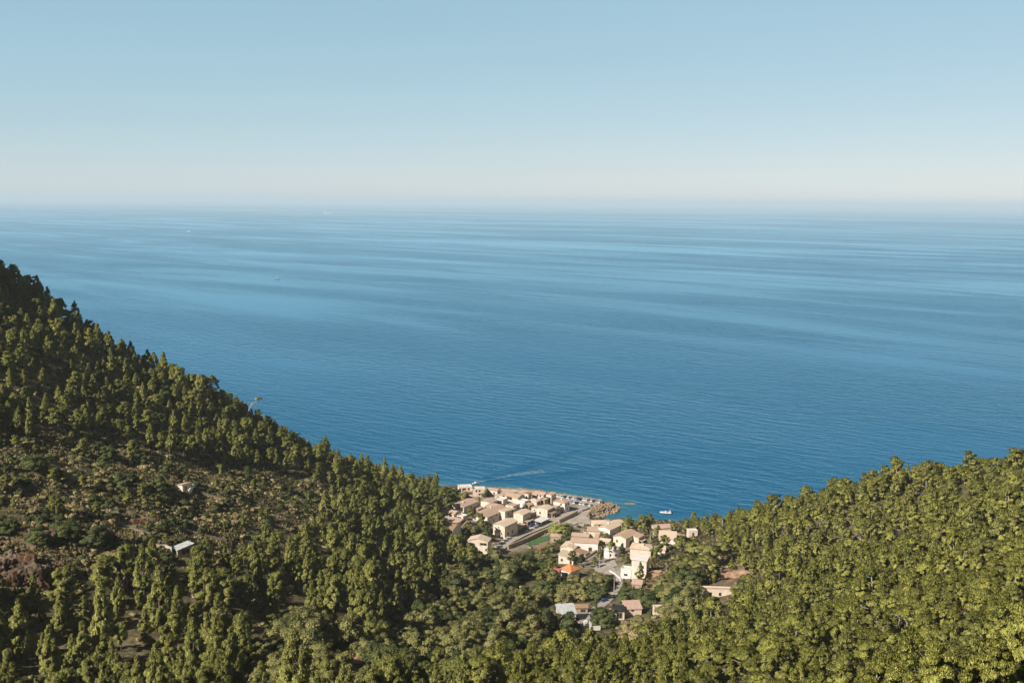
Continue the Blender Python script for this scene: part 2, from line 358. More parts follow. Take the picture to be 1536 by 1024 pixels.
fm = n.new('ShaderNodeMath'); fm.operation = 'MULTIPLY'; fm.use_clamp = True; l.new(fr_.outputs[0], fm.inputs[0]); l.new(fs.outputs[0], fm.inputs[1])
ms = n.new('ShaderNodeMixShader'); l.new(fm.outputs[0], ms.inputs[0]); l.new(df.outputs[0], ms.inputs[1]); l.new(gl.outputs[0], ms.inputs[2])
l.new(ms.outputs[0], n['Material Output'].inputs['Surface'])
M['sea'] = m
fx = np.concatenate([[-200000, -40000, -8000, -2000], np.arange(-640, 560.1, 5), [2000, 8000, 40000, 200000]])
fy = np.concatenate([[-60], np.arange(520, 860.1, 5), [1200, 2500, 6000, 20000, 60000, 200000]])
SX, SY = np.meshgrid(fx, fy, indexing='ij')
depth = np.where((np.abs(SX) < 700) & (SY < 870), -ground(SX, SY), 14)
shal = np.clip(1 - depth / 6.0, 0, 1) ** 1.5 * (.7 + .6 * vnoise(SX, SY, 12, 9))
ni, nj = SX.shape; ii = np.arange(ni * nj).reshape(ni, nj)
Fq = np.stack([ii[:-1, :-1], ii[1:, :-1], ii[1:, 1:], ii[:-1, 1:]], -1).reshape(-1, 4)
tag(link('sea', np_mesh('sea', np.stack([SX, SY, 0 * SX], -1).reshape(-1, 3), Fq, M['sea'], attrs={'shallow': ('FLOAT', np.clip(shal, 0, 1))})), kind='structure')

# ------------------------------------------------------------------ air
hb = MB(); hb.box(-210000, 210000, -500, 210000, -20, 288)
hz = hb.build('haze', None); hz.data.materials.clear()
m = bpy.data.materials.new('haze'); m.use_nodes = True; nt = m.node_tree; nt.nodes.clear()
vo = nt.nodes.new('ShaderNodeVolumePrincipled'); vo.inputs['Color'].default_value = (.84, .94, 1.0, 1); vo.inputs['Density'].default_value = 5.8e-5
vo.inputs['Anisotropy'].default_value = 0.0
oo = nt.nodes.new('ShaderNodeOutputMaterial'); nt.links.new(vo.outputs[0], oo.inputs['Volume'])
hz.data.materials.append(m); tag(hz, kind='stuff')
# ------------------------------------------------------------------ village: materials
M['cream'] = mottled('cream_render', (.66, .555, .44), (.80, .695, .57), .5, .92, .01)
M['pale'] = mottled('pale_render', (.70, .60, .50), (.84, .74, .64), .5, .92, .01)
M['white'] = mottled('whitewash', (.74, .70, .66), (.84, .80, .76), .6, .9, .01)
M['pink'] = mottled('pink_render', (.62, .47, .38), (.76, .60, .50), .5, .92, .01)
M['stone'] = mottled('stone_wall', (.30, .23, .16), (.52, .42, .31), 1.6, .95, .06)
M['orange_wall'] = mottled('ochre_render', (.48, .26, .13), (.58, .34, .18), .6, .9, .01)
M['red_wall'] = mottled('red_render', (.34, .11, .09), (.44, .16, .12), .6, .9, .01)
def tiles(name, a, b, c):
    m, n, l, p = mat(name)
    f = tex(n, l, .9, 5, .6); f2 = tex(n, l, 6.0, 3)
    col = mix(n, l, f2, ramp(n, l, f, [(.3, a), (.5, b), (.7, c)]), ramp(n, l, f2, [(.35, a), (.65, c)]))
    l.new(col, p.inputs['Base Color']); p.inputs['Roughness'].default_value = .92; p.inputs['Specular IOR Level'].default_value = .15
    tc = n.new('ShaderNodeTexCoord'); wv = n.new('ShaderNodeTexWave'); wv.inputs['Scale'].default_value = 1.1; wv.bands_direction = 'DIAGONAL'
    l.new(tc.outputs['Object'], wv.inputs['Vector']); bump(n, l, p, wv.outputs['Fac'], .4, .06)
    return m
M['tile'] = tiles('pale_clay_tiles', (.36, .24, .165), (.49, .345, .25), (.61, .46, .35))
M['tile_cream'] = tiles('bleached_tiles', (.54, .40, .28), (.66, .51, .38), (.76, .62, .48))
M['tile_pink'] = tiles('pinkish_tiles', (.39, .25, .185), (.51, .355, .275), (.63, .475, .385))
M['tile_brown'] = tiles('brown_tiles', (.24, .15, .09), (.36, .23, .14), (.44, .30, .20))
M['tile_orange'] = tiles('new_orange_tiles', (.50, .19, .07), (.60, .25, .10), (.68, .31, .13))
M['roof_grey'] = mottled('grey_sheet_roof', (.40, .42, .42), (.55, .57, .57), .8, .7, .01)
M['roof_black'] = mottled('dark_sheet_roof', (.02, .02, .024), (.05, .05, .055), .8, .6, .01)
M['roof_white'] = mottled('white_roof', (.66, .62, .58), (.76, .72, .68), .8, .85, .01)
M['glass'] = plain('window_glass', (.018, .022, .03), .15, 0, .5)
M['frame'] = plain('painted_frame', (.34, .27, .20), .6)
M['wood'] = mottled('dark_wood', (.06, .035, .02), (.13, .08, .05), 2, .8, .01)
M['concrete'] = mottled('concrete', (.36, .31, .25), (.52, .46, .39), .35, .95, .01, coord='World')
M['road'] = mottled('pale_asphalt', (.36, .31, .26), (.50, .44, .38), .5, .95, 0, coord='World')
M['track'] = mottled('dusty_track', (.20, .15, .10), (.40, .33, .25), .3, .95, 0, coord='World')
M['rubble'] = mottled('dry_rubble', (.10, .08, .055), (.34, .27, .19), 1.2, .95, .2, coord='World')
M['steel'] = plain('galvanised_steel', (.45, .45, .44), .5, .3)

# ------------------------------------------------------------------ village: ground surfaces
EXCL = []; FRONT = []
def densify(L, step=2.0):
    o = []
    for a, b in zip(L[:-1], L[1:]):
        k = max(1, int(math.dist(a, b) / step)); o += [tuple(np.array(a) * (1 - t / k) + np.array(b) * t / k) for t in range(k)]
    return o + [tuple(L[-1])]
def strip(name, pix, width, m, lift=.22, kind='structure', smooth_r=4):
    """A road or path laid on the ground along photo pixels."""
    L = densify([tuple(hit(a, b)[:2]) for a, b in pix]); A = np.array(L)
    for _ in range(3): A[1:-1] = (A[:-2] + A[1:-1] * 2 + A[2:]) / 4
    T = np.gradient(A, axis=0); T /= np.linalg.norm(T, axis=1, keepdims=True); Nn = np.stack([-T[:, 1], T[:, 0]], 1)
    k = 5; rows = []
    for j in range(k):
        Q = A + Nn * width * (j / (k - 1) - .5); rows.append(np.column_stack([Q, ground(Q[:, 0], Q[:, 1])]))
    G = np.stack(rows, 1); G[:, :, 2] = G[:, :, 2].max(1, keepdims=True) * .6 + G[:, :, 2] * .4 + lift
    n_, k_ = G.shape[:2]; ii = np.arange(n_ * k_).reshape(n_, k_)
    Fq = np.stack([ii[:-1, 1:], ii[:-1, :-1], ii[1:, :-1], ii[1:, 1:]], -1).reshape(-1, 4)
    o = link(name, np_mesh(name, G.reshape(-1, 3), Fq, m)); tag(o, kind=kind)
    EXCL.append([tuple(q) for q in np.concatenate([A + Nn * (width / 2 + .6), (A - Nn * (width / 2 + .6))[::-1]])])
    return A, Nn, G
def patch(name, pix, m, lift=.2, step=2.0, kind='structure'):
    """A yard, quay or field laid on the ground inside a polygon of photo pixels."""
    P = [tuple(hit(a, b)[:2]) for a, b in pix]; X = [q[0] for q in P]; Y = [q[1] for q in P]
    bm = MB(); gx_ = np.arange(min(X), max(X) + step, step); gy_ = np.arange(min(Y), max(Y) + step, step)
    U, V = np.meshgrid(gx_, gy_, indexing='ij'); Z = ground(U, V) + lift
    ins = inside(P, U + step / 2, V + step / 2); ii = np.arange(U.size).reshape(U.shape)
    Fq = np.stack([ii[:-1, :-1], ii[1:, :-1], ii[1:, 1:], ii[:-1, 1:]], -1)[ins[:-1, :-1]]
    used, invx = np.unique(Fq, return_inverse=True)
    o = link(name, np_mesh(name, np.stack([U, V, Z], -1).reshape(-1, 3)[used], invx.reshape(-1, 4), m)); tag(o, kind=kind)
    EXCL.append(P); return P
street, stN, stG = strip('street', [(737, 838), (744, 826), (760, 813), (785, 800), (815, 788), (845, 775), (868, 764), (884, 758)], 6.5, M['road'])
strip('lane', [(868, 925), (888, 917), (903, 908), (917, 895), (926, 882), (931, 871), (925, 861), (910, 852)], 4.2, M['road'])
strip('lane', [(868, 846), (880, 838), (893, 829), (905, 822)], 4.5, M['road'])
strip('footpath', [(-20, 694), (30, 708), (70, 722), (95, 735), (118, 750)], 1.5, M['track'], .12)
strip('footpath', [(150, 764), (175, 780), (205, 796), (245, 814)], 1.1, M['track'], .12)
patch('car_park', [(834, 741), (880, 747), (906, 753), (914, 757), (893, 763), (872, 760), (855, 756), (836, 752)], M['concrete'])
patch('quay', [(862, 772), (893, 761), (899, 765), (884, 777), (887, 786), (872, 790), (850, 792), (838, 787)], M['concrete'])
patch('yard', [(889, 846), (915, 838), (926, 842), (922, 852), (931, 860), (918, 862), (893, 858)], M['road'])
patch('yard', [(862, 917), (884, 915), (888, 930), (886, 944), (872, 944), (866, 934)], M['road'])
m_field = mottled('crop_green', (.05, .13, .045), (.11, .20, .07), .5, .95, .1, coord='World')
m_soil = mottled('tilled_soil', (.26, .16, .10), (.36, .24, .16), .4, .95, .05, coord='World')
patch('field', [(787, 816), (812, 805), (845, 795), (853, 798), (826, 808), (798, 819)], m_field)
patch('field', [(800, 822), (826, 811), (848, 804), (852, 810), (838, 818), (812, 826)], m_soil)

# ------------------------------------------------------------------ village: houses
def win_mesh(kind):
    b = MB(); t = .10
    for (x0, x1, z0, z1) in ((-.5, .5, .5 - t, .5), (-.5, .5, -.5, -.5 + t), (-.5, -.5 + t, -.5 + t, .5 - t), (.5 - t, .5, -.5 + t, .5 - t)): b.box(x0, x1, -.09, .02, z0, z1, 0)
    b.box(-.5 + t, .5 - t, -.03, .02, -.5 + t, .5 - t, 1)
    if kind == 'wide':
        b.box(-.03, .03, -.07, -.03, -.5 + t, .5 - t, 0)
    return b.mesh('window', [M['frame'], M['glass']])
WIN = {k: win_mesh(k) for k in ('tall', 'wide')}
def door_mesh():
    b = MB(); b.box(-.5, .5, -.08, .02, -.5, .5, 0)
    for s in (-.25, .25): b.box(s - .17, s + .17, -.1, -.08, -.42, .42, 1)
    return b.mesh('door', [M['wood'], M['wood']])
DOOR = door_mesh()
hrng = random.Random(3)
HOUSES = []
def roof_geo(b, w, d, z, rise, kind, ax, o=.35, th=.22):
    """Roof slabs over a w x d plan; returns the ridge height."""
    X, Y = w / 2 + o, d / 2 + o
    if kind == 'gable':
        if ax == 'y':                               # ridge runs along local Y
            e = z - rise * o / (w / 2)
            for s in (-1, 1):
                q = [(s * X, -Y, e), (0, -Y, z + rise), (0, Y, z + rise), (s * X, Y, e)]
                if s > 0: q = q[::-1]
                b.hexa([(a, c, h + .02) for a, c, h in q] + [(a, c, h + .02 + th) for a, c, h in q])
        else:
            e = z - rise * o / (d / 2)
            for s in (-1, 1):
                q = [(-X, s * Y, e), (X, s * Y, e), (X, 0, z + rise), (-X, 0, z + rise)]
                if s > 0: q = q[::-1]
                b.hexa([(a, c, h + .02) for a, c, h in q] + [(a, c, h + .02 + th) for a, c, h in q])
    elif kind == 'hip':
        r = max(0.05, (w - d) / 2); r2 = max(0.05, (d - w) / 2)
        A = [(-X, -Y, z + .02), (X, -Y, z + .02), (X, Y, z + .02), (-X, Y, z + .02)]; B = [(x_, y_, z + .02 + th) for x_, y_, _ in A]
        k = len(b.v); b.v += A + B; t = z + rise + th
        if w >= d: b.v += [(-r, 0, t), (r, 0, t)]; fs = [(4, 5, 9, 8), (5, 6, 9), (6, 7, 8, 9), (7, 4, 8)]
        else: b.v += [(0, -r2, t), (0, r2, t)]; fs = [(4, 5, 8), (5, 6, 9, 8), (6, 7, 9), (7, 4, 8, 9)]
        for f in fs + [(3, 2, 1, 0), (0, 1, 5, 4), (1, 2, 6, 5), (2, 3, 7, 6), (3, 0, 4, 7)]: b.f.append(tuple(k + i for i in f)); b.m.append(0)
    elif kind == 'shed':                            # high side given by ax
        hz = {'+x': lambda x_, y_: (x_ / w + .5), '-x': lambda x_, y_: (.5 - x_ / w), '+y': lambda x_, y_: (y_ / d + .5), '-y': lambda x_, y_: (.5 - y_ / d)}[ax]
        q = [(-X, -Y), (X, -Y), (X, Y), (-X, Y)]
        b.hexa([(x_, y_, z + .02 + rise * hz(x_, y_)) for x_, y_ in q] + [(x_, y_, z + .02 + th + rise * hz(x_, y_)) for x_, y_ in q])
def wall_geo(b, w, d, z, rise, kind, ax, base):
    X, Y = w / 2, d / 2
    if kind == 'gable':
        if ax == 'y': prof = [(-X, base), (X, base), (X, z), (0, z + rise), (-X, z)]; A = [(p_, -Y, h) for p_, h in prof]; B = [(p_, Y, h) for p_, h in prof]
        else: prof = [(Y, base), (-Y, base), (-Y, z), (0, z + rise), (Y, z)]; A = [(X, -p_, h) for p_, h in prof][::-1]; B = [(-X, -p_, h) for p_, h in prof][::-1]
        n_ = 5; k = len(b.v); b.v += A + B
        b.f.append(tuple(k + i for i in range(n_))); b.f.append(tuple(k + n_ + i for i in reversed(range(n_)))); b.m += [0, 0]
        for i in range(n_):
            j = (i + 1) % n_; b.f.append((k + j, k + i, k + n_ + i, k + n_ + j)); b.m.append(0)
    elif kind == 'shed':
        hz = {'+x': lambda x_, y_: (x_ / w + .5), '-x': lambda x_, y_: (.5 - x_ / w), '+y': lambda x_, y_: (y_ / d + .5), '-y': lambda x_, y_: (.5 - y_ / d)}[ax]
        q = [(-X, -Y), (X, -Y), (X, Y), (-X, Y)]
        b.hexa([(x_, y_, base) for x_, y_ in q] + [(x_, y_, z + rise * hz(x_, y_)) for x_, y_ in q])
    else: b.box(-X, X, -Y, Y, base, z)
def house(label, bb, rot=-34, asp=1.0, roof='gable', ax='y', rise=.22, wall='cream', rm='tile', F='auto', Rr='auto', chim=0, name='house', cat='house', group='village houses', hmul=1.0, kf=None, parts=(), tall=False):
    """A house that fills the photo box bb = (x0, x1, top, bottom) where it stands on the ground."""
    x0, x1, yt, yb = bb; g0 = hit((x0 + x1) / 2, yb); dep = float(proj(g0)[2]); s = F0 / dep
    c, sn = abs(math.cos(R(rot))), abs(math.sin(R(rot)))
    W = (x1 - x0) / s; d = W / (asp * c + sn); w = asp * d; E = w * sn + d * c
    el = math.atan2(HC - g0[2], math.hypot(g0[0], g0[1])); k = kf if kf is not None else {'flat': .95, 'hip': .55, 'gable': .6, 'shed': .8}[roof]
    W *= 1.08; d *= 1.08; w *= 1.08; E *= 1.08; h = max(2.6, ((yb - yt) / s - k * E * math.sin(el)) / math.cos(el)) * hmul
    if not tall:
        while h > 6.9 and d < 2.3 * w:              # a tall box in the picture is mostly a deep low house seen from above
            d *= 1.06; E = w * sn + d * c; h = max(2.6, ((yb - yt) / s - k * E * math.sin(el)) / math.cos(el)) * hmul
        h = min(h, 7.8)
    rs = 0 if roof == 'flat' else min(h * .4, rise * (w if (roof == 'gable' and ax == 'y') or ax in ('+x', '-x') else d) * (.5 if roof != 'shed' else 1))
    z = h - rs
    u = np.array([g0[0], g0[1]]); u = u / np.linalg.norm(u); cen = g0[:2] + u * E / 2
    gz = float(np.mean(ground(cen[0] + np.array([-2, 2, 0, 0]), cen[1] + np.array([0, 0, -2, 2])))); gz = gz * .4 + g0[2] * .6
    e = empty(name, (cen[0], cen[1], gz), R(rot)); tag(e, label, cat, group)
    b = MB(); wall_geo(b, w, d, z, rs, roof, ax, -3.5); wl_ = b.build('wall', M[wall], e)
    if roof == 'flat':
        b = MB(); b.box(-w / 2 + .3, w / 2 - .3, -d / 2 + .3, d / 2 - .3, z - .1, z + .08); rf = b.build('roof', M[rm], e)
        b = MB()
        for q in ((-w / 2 - .03, w / 2 + .03, -d / 2 - .03, -d / 2 + .3), (-w / 2 - .03, w / 2 + .03, d / 2 - .3, d / 2 + .03), (-w / 2 - .03, -w / 2 + .3, -d / 2 + .3, d / 2 - .3), (w / 2 - .3, w / 2 + .03, -d / 2 + .3, d / 2 - .3)): b.box(*q, z + .003, z + .5)
        b.build('parapet', M[wall], e)
    else:
        b = MB(); roof_geo(b, w, d, z, rs, roof, ax); rf = b.build('roof', M[rm], e)
    for i in range(chim):
        b = MB(); cx_, cy_ = hrng.uniform(-.3, .3) * w, hrng.uniform(-.25, .3) * d
        b.box(cx_ - .35, cx_ + .35, cy_ - .35, cy_ + .35, z - .2, h + .9); b.box(cx_ - .45, cx_ + .45, cy_ - .45, cy_ + .45, h + .9, h + 1.05); b.build('chimney', M[wall], rf)
    def face(fc, spec):
        L = w if fc in 'FB' else d
        if spec == 'auto':
            nf = max(1, int((z - .4) // 2.7)); nc = max(1, int(L // 4.2)); spec = []
            for f in range(nf):
                for q in range(nc):
                    if hrng.random() < .82: spec.append(((q + .5) / nc + hrng.uniform(-.04, .04), 1.55 + f * 2.7, hrng.choice((.9, 1.0, 1.3)), 1.25, 'tall'))
            if fc == 'R' and nc > 1: spec.append((.5 / nc + .5 / nc, 1.05, 1.1, 2.1, 'door'))
        for (uu, zc, ww, hh, kd) in spec or ():
            if zc + hh / 2 > z - .1: zc = z - .15 - hh / 2
            me = DOOR if kd == 'door' else WIN[kd]; o = link('door' if kd == 'door' else 'window', me, e); off = (uu - .5) * L
            if fc == 'F': o.location = (off, -d / 2, zc)
            elif fc == 'R': o.location = (w / 2, off, zc); o.rotation_euler = (0, 0, R(90))
            elif fc == 'L': o.location = (-w / 2, -off, zc); o.rotation_euler = (0, 0, R(-90))
            o.scale = (ww * 1.15, 1, hh * 1.1)
    face('F', F); face('R', Rr)
    ca, sa = math.cos(R(rot)), math.sin(R(rot))
    EXCL.append([(cen[0] + ca * a - sa * c_, cen[1] + sa * a + ca * c_) for a, c_ in ((-w / 2 - 1.5, -d / 2 - 1.5), (w / 2 + 1.5, -d / 2 - 1.5), (w / 2 + 1.5, d / 2 + 1.5), (-w / 2 - 1.5, d / 2 + 1.5))])
    fr = W * .42; fl = 18 if yb < 868 else 28; FRONT.append([(cen[0] - fr, cen[1]), (cen[0] - fr - u[0] * fl, cen[1] - u[1] * (E / 2 + fl)), (cen[0] + fr - u[0] * fl, cen[1] - u[1] * (E / 2 + fl)), (cen[0] + fr, cen[1])])
    for f_ in parts: f_(e, w, d, z, h)
    return e
def veranda(side='R', depth=2.6, m='tile_brown', z0=2.7):
    def f(e, w, d, z, h):
        b = MB(); x = w / 2
        if side == 'R': b.hexa([(x + .02, -d * .42, z0 + .3), (x + depth, -d * .42, z0 - .2), (x + depth, d * .42, z0 - .2), (x + .02, d * .42, z0 + .3), (x + .02, -d * .42, z0 + .5), (x + depth, -d * .42, z0), (x + depth, d * .42, z0), (x + .02, d * .42, z0 + .5)])
        else: b.hexa([(-w * .42, -d / 2 - depth, z0 - .2), (w * .42, -d / 2 - depth, z0 - .2), (w * .42, -d / 2 - .02, z0 + .3), (-w * .42, -d / 2 - .02, z0 + .3), (-w * .42, -d / 2 - depth, z0), (w * .42, -d / 2 - depth, z0), (w * .42, -d / 2 - .02, z0 + .5), (-w * .42, -d / 2 - .02, z0 + .5)])
        b.build('veranda_roof', M[m], e)
        for t in (-.4, 0, .4):
            b = MB()
            if side == 'R': b.box(x + depth - .35, x + depth - .1, t * d - .12, t * d + .12, -2.5, z0 - .21)
            else: b.box(t * w - .12, t * w + .12, -d / 2 - depth + .1, -d / 2 - depth + .35, -2.5, z0 - .21)
            b.build('post', M['pale'], e)
    return f
def loggia(e, w, d, z, h):                          # deep shaded balcony with its own wall colour
    b = MB(); b.box(-w * .28, w * .46, -d / 2 - 1.3, -d / 2 - .01, z * .48, z * .52); b.box(-w * .28, w * .46, -d / 2 - 1.3, -d / 2 - 1.2, z * .525, z * .64); b.build('balcony', M['orange_wall'], e)
N0 = []; 
WD = lambda u, z, w=1.0, h=1.3: (u, z, w, h, 'tall')
WW = lambda u, z, w=2.2, h=1.3: (u, z, w, h, 'wide')
# the seafront row, from the left end
house('square pale flat roofed house with ochre loggia at the left end of the seafront', (687, 708, 726.5, 744), rot=12, asp=1.25, roof='flat', wall='pale', rm='roof_white', F=[WW(.35, 5.0), WD(.72, 5.2), WD(.6, 2)], Rr=[], parts=[loggia])
house('pinkish flat roofed house with four dark windows beside the ochre loggia house', (709, 727, 730, 745), rot=4, asp=1.3, roof='flat', wall='pink', rm='roof_white', F=[WD(.3, 5.0), WD(.55, 5.0), WD(.55, 1.8), WD(.85, 1.9)], Rr=N0)
house('low cream house with dark right wall behind a green bush on the seafront', (731, 749, 731.5, 744), rot=-20, asp=1.5, roof='gable', ax='x', wall='pale', rm='tile_pink', F=[WD(.7, 2.0)], Rr=[])
house('long low brown roofed building behind the sea wall, leftmost of the coastal roofs', (750, 771, 735.5, 746), rot=-30, asp=1.6, roof='shed', ax='+y', rise=.12, wall='stone', rm='tile_pink', F=N0, Rr=N0)
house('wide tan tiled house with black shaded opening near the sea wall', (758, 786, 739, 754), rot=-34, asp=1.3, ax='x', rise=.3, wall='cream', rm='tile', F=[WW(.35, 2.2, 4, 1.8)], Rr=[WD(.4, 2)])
house('narrow pale house with dark front door facing the sea road', (786, 797, 738, 750), rot=-30, asp=.8, wall='pale', rm='tile_brown', F=[WD(.6, 2.2)], Rr=[WW(.5, 2.0)])
house('pink terracotta roofed house beside the seafront car park, next to the white tower gable', (801, 822, 736.5, 749), rot=-34, asp=1.2, ax='x', rise=.3, wall='pink', rm='tile_pink', F=[WD(.4, 2.2), WD(.7, 2.2)], Rr=[])
house('tall pale gable house with brown front beside the first parked cars', (820, 833, 739, 757), rot=-34, asp=.8, wall='pale', rm='tile_pink', F=[WW(.45, 3.2, 3.2, 3.4)], Rr=[WD(.5, 3)])
house('small stone fronted house behind the pale gable house', (809, 822, 747, 759), rot=-34, asp=.9, roof='flat', wall='stone', rm='tile_pink', F=[WD(.5, 2)], Rr=[WD(.5, 2)])
house('white building with terracotta roof and two dark windows at the quay corner', (834, 853.5, 750, 769), rot=-34, asp=1.1, roof='hip', rise=.25, wall='white', rm='tile', F=[WD(.6, 5)], Rr=[WD(.3, 4.6), WD(.75, 4.6), WD(.55, 1.8)], chim=1, tall=True)
house('cream house with brown lean-to roof left of the white quay corner building', (824, 840, 757, 772), rot=-34, asp=1.0, roof='shed', ax='+x', rise=.25, wall='cream', rm='tile', F=[WD(.4, 2.4)], Rr=[WW(.5, 2.2, 3)])
house('restaurant building with broad tan roof over a dark terrace on the street', (806, 829, 758, 776), rot=-34, asp=1.1, ax='y', rise=.25, wall='cream', rm='tile_cream', F=[WD(.3, 2.2)], Rr=[WW(.3, 2.4, 3.2, 2.2), WW(.7, 2.4, 3.2, 2.2)], parts=[veranda('R', 3.2, 'tile_brown')])
house('cream hip roofed house in the middle of the block above the terrace restaurant', (794, 811, 748, 761), rot=-34, asp=1.1, roof='hip', rise=.3, wall='cream', rm='tile_cream', F=[WD(.5, 2)], Rr=[WW(.5, 1.8)])
house('small grey white flat roofed block behind the palms in the middle of the village', (777, 793, 748.5, 762), rot=-34, asp=1.0, roof='flat', wall='white', rm='roof_white', F=N0, Rr=[WD(.4, 3)])
house('long pale house with stepped parapet terraces in the middle of the village', (759, 779, 754, 770), rot=-34, asp=.7, roof='flat', wall='pale', rm='tile_pink', F=[WD(.5, 4)], Rr=[WD(.3, 2.2), WD(.7, 2.2)])
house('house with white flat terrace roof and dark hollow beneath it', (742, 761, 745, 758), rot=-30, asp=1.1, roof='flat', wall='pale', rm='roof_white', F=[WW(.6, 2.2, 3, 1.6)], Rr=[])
house('low pale pink roof house between the white terrace house and the green slope', (722, 745, 748, 763), rot=-34, asp=1.0, ax='y', rise=.22, wall='pale', rm='tile_pink', F=N0, Rr=[WD(.4, 2)])
house('large tan roofed house with long shaded wall full of windows above the pines', (716, 755, 761, 789), rot=-34, asp=.8, ax='y', rise=.28, wall='pale', rm='tile', F=[], Rr=[WD(.2, 5.4), WD(.45, 5.4), WD(.7, 5.4), WD(.3, 2.2), WD(.6, 2.2)], chim=1)
house('tall narrow pale house with dark street wall and two high windows', (750, 771, 757, 786), rot=-34, asp=.5, roof='shed', ax='-y', rise=.1, wall='pale', rm='tile_cream', F=N0, Rr=[WD(.3, 6.5, 1.2, 2), WD(.7, 6.5, 1.2, 2), WD(.5, 2.2)])
house('large cream house with single pitched roof and windowless sunlit wall', (771, 795, 765, 789), rot=-34, asp=.8, ax='y', rise=.3, wall='cream', rm='tile_cream', F=N0, Rr=[WD(.3, 2.2), WW(.6, 2.3)], parts=[veranda('R', 2.8, 'tile_pink')], tall=True)
house('plain pinkish cube house joined to the large cream house', (791, 804, 766, 780), rot=-34, asp=1.0, roof='flat', wall='pink', rm='tile_pink', F=N0, Rr=[WD(.3, 2.4), WD(.7, 2.4)])
house('big cream corner house with sloping roof and long stone side along the street', (741, 775, 780, 808), rot=-34, asp=.62, ax='y', rise=.24, wall='cream', rm='tile_cream', F=[], Rr=[WD(.25, 2.2, 1.1, 1.8), WD(.6, 2.2, 1.1, 1.8)], tall=True)
house('low stone annexe with arched dark doors running along the street', (767, 789, 785, 801), rot=-34, asp=.45, roof='flat', wall='stone', rm='tile_pink', F=N0, Rr=[(.2, 1.3, 1.3, 2.2, 'door'), (.45, 1.3, 1.3, 2.2, 'door'), (.7, 1.3, 1.3, 2.2, 'door'), (.9, 1.3, 1.3, 2.2, 'door')])
house('cream gabled house with one slit window at the foot of the street', (703, 735, 803, 829), rot=-14, asp=1.7, ax='y', rise=.3, wall='cream', rm='tile_cream', F=[WW(.78, 5.0, 3.6, 1.3)], Rr=N0, tall=True)
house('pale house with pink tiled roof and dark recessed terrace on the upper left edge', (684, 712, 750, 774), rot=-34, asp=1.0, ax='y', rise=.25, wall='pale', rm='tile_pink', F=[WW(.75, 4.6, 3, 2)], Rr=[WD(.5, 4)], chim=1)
house('stone sided house with grey pink roof right of the upper left terrace house', (708, 724, 757, 773), rot=-34, asp=.9, roof='shed', ax='-x', rise=.25, wall='stone', rm='tile_pink', F=N0, Rr=[WD(.5, 2.2)])
house('white washed house with rounded tan roof below the upper left terrace house', (663, 690, 764, 779), rot=-30, asp=1.2, ax='x', rise=.3, wall='white', rm='tile_pink', F=[WD(.7, 2)], Rr=[WW(.5, 2)])
house('pale tall cube with dark right side and green glazed porch', (686, 701, 771, 788), rot=-34, asp=1.0, roof='flat', wall='pale', rm='roof_white', F=[WW(.4, 4.2, 2.6, 1.6)], Rr=N0)
house('low house with faded pink roof and orange wall corner among the pines', (661, 693, 776, 791), rot=-26, asp=1.5, roof='shed', ax='+y', rise=.2, wall='pink', rm='tile_pink', F=[WD(.75, 2)], Rr=[WD(.5, 2)])
house('two storey house with brown roof and big dark window at the village left edge', (663, 688, 784, 809), rot=-20, asp=1.1, ax='x', rise=.25, wall='pale', rm='tile_brown', F=[WW(.55, 5, 3.4, 2), WD(.9, 5)], Rr=N0, chim=1)
house('low tan roofed range behind the sea wall right of the wide tan tiled house', (779, 803, 737.5, 746), rot=-26, asp=1.9, roof='shed', ax='+y', rise=.15, wall='pale', rm='tile_pink', F=[WD(.6, 1.8)], Rr=N0)
house('small house with pale sloping roof under the long low brown roofed building', (743, 757, 741, 750), rot=-28, asp=1.2, ax='x', rise=.28, wall='pale', rm='tile', F=[WD(.5, 2)], Rr=N0)
house('pinkish low house tucked between the grey white block and the hip roofed house', (785, 799, 753, 764), rot=-34, asp=1.0, roof='shed', ax='-x', rise=.2, wall='pink', rm='tile', F=[WD(.5, 2)], Rr=[WD(.5, 2)])
house('tan roofed house wedged left of the restaurant and above the pinkish cube', (797, 813, 759, 771), rot=-34, asp=1.0, ax='y', rise=.25, wall='cream', rm='tile_pink', F=[WD(.5, 2)], Rr=[WD(.5, 2)])
house('narrow terracotta roofed house just above the white quay corner building', (826, 842, 748, 758), rot=-34, asp=1.3, ax='x', rise=.3, wall='cream', rm='tile_brown', F=N0, Rr=[WD(.5, 2)])
house('low pale lean-to at the back of the large tan roofed house', (728, 748, 755, 768), rot=-34, asp=1.2, roof='shed', ax='+y', rise=.2, wall='pale', rm='tile', F=N0, Rr=N0)
house('brown roofed outhouse below the tall narrow house with the dark street wall', (757, 773, 774, 787), rot=-34, asp=.9, roof='shed', ax='-x', rise=.2, wall='stone', rm='tile', F=N0, Rr=[WD(.5, 2)])
house('pink roofed lean-to beside the low house with orange wall corner', (676, 700, 781, 793), rot=-26, asp=1.3, roof='shed', ax='+y', rise=.22, wall='pale', rm='tile_brown', F=[WD(.6, 1.8)], Rr=N0)
house('small cream house with pale roof on the hillside left of the round white house', (899, 917, 807, 820), rot=-20, asp=1.2, ax='x', rise=.3, wall='cream', rm='tile_cream', F=[WD(.5, 2)], Rr=N0)
house('low tiled shed roof between the beige house and the white two storey house', (893, 912, 801, 812), rot=-12, asp=1.5, roof='shed', ax='+y', rise=.22, wall='pale', rm='tile', F=N0, Rr=N0)
house('tan roofed house behind the white two storey house at the cove edge', (930, 950, 788, 801), rot=-30, asp=1.1, ax='x', rise=.3, wall='cream', rm='tile_pink', F=[WD(.5, 2)], Rr=[WD(.5, 2)])
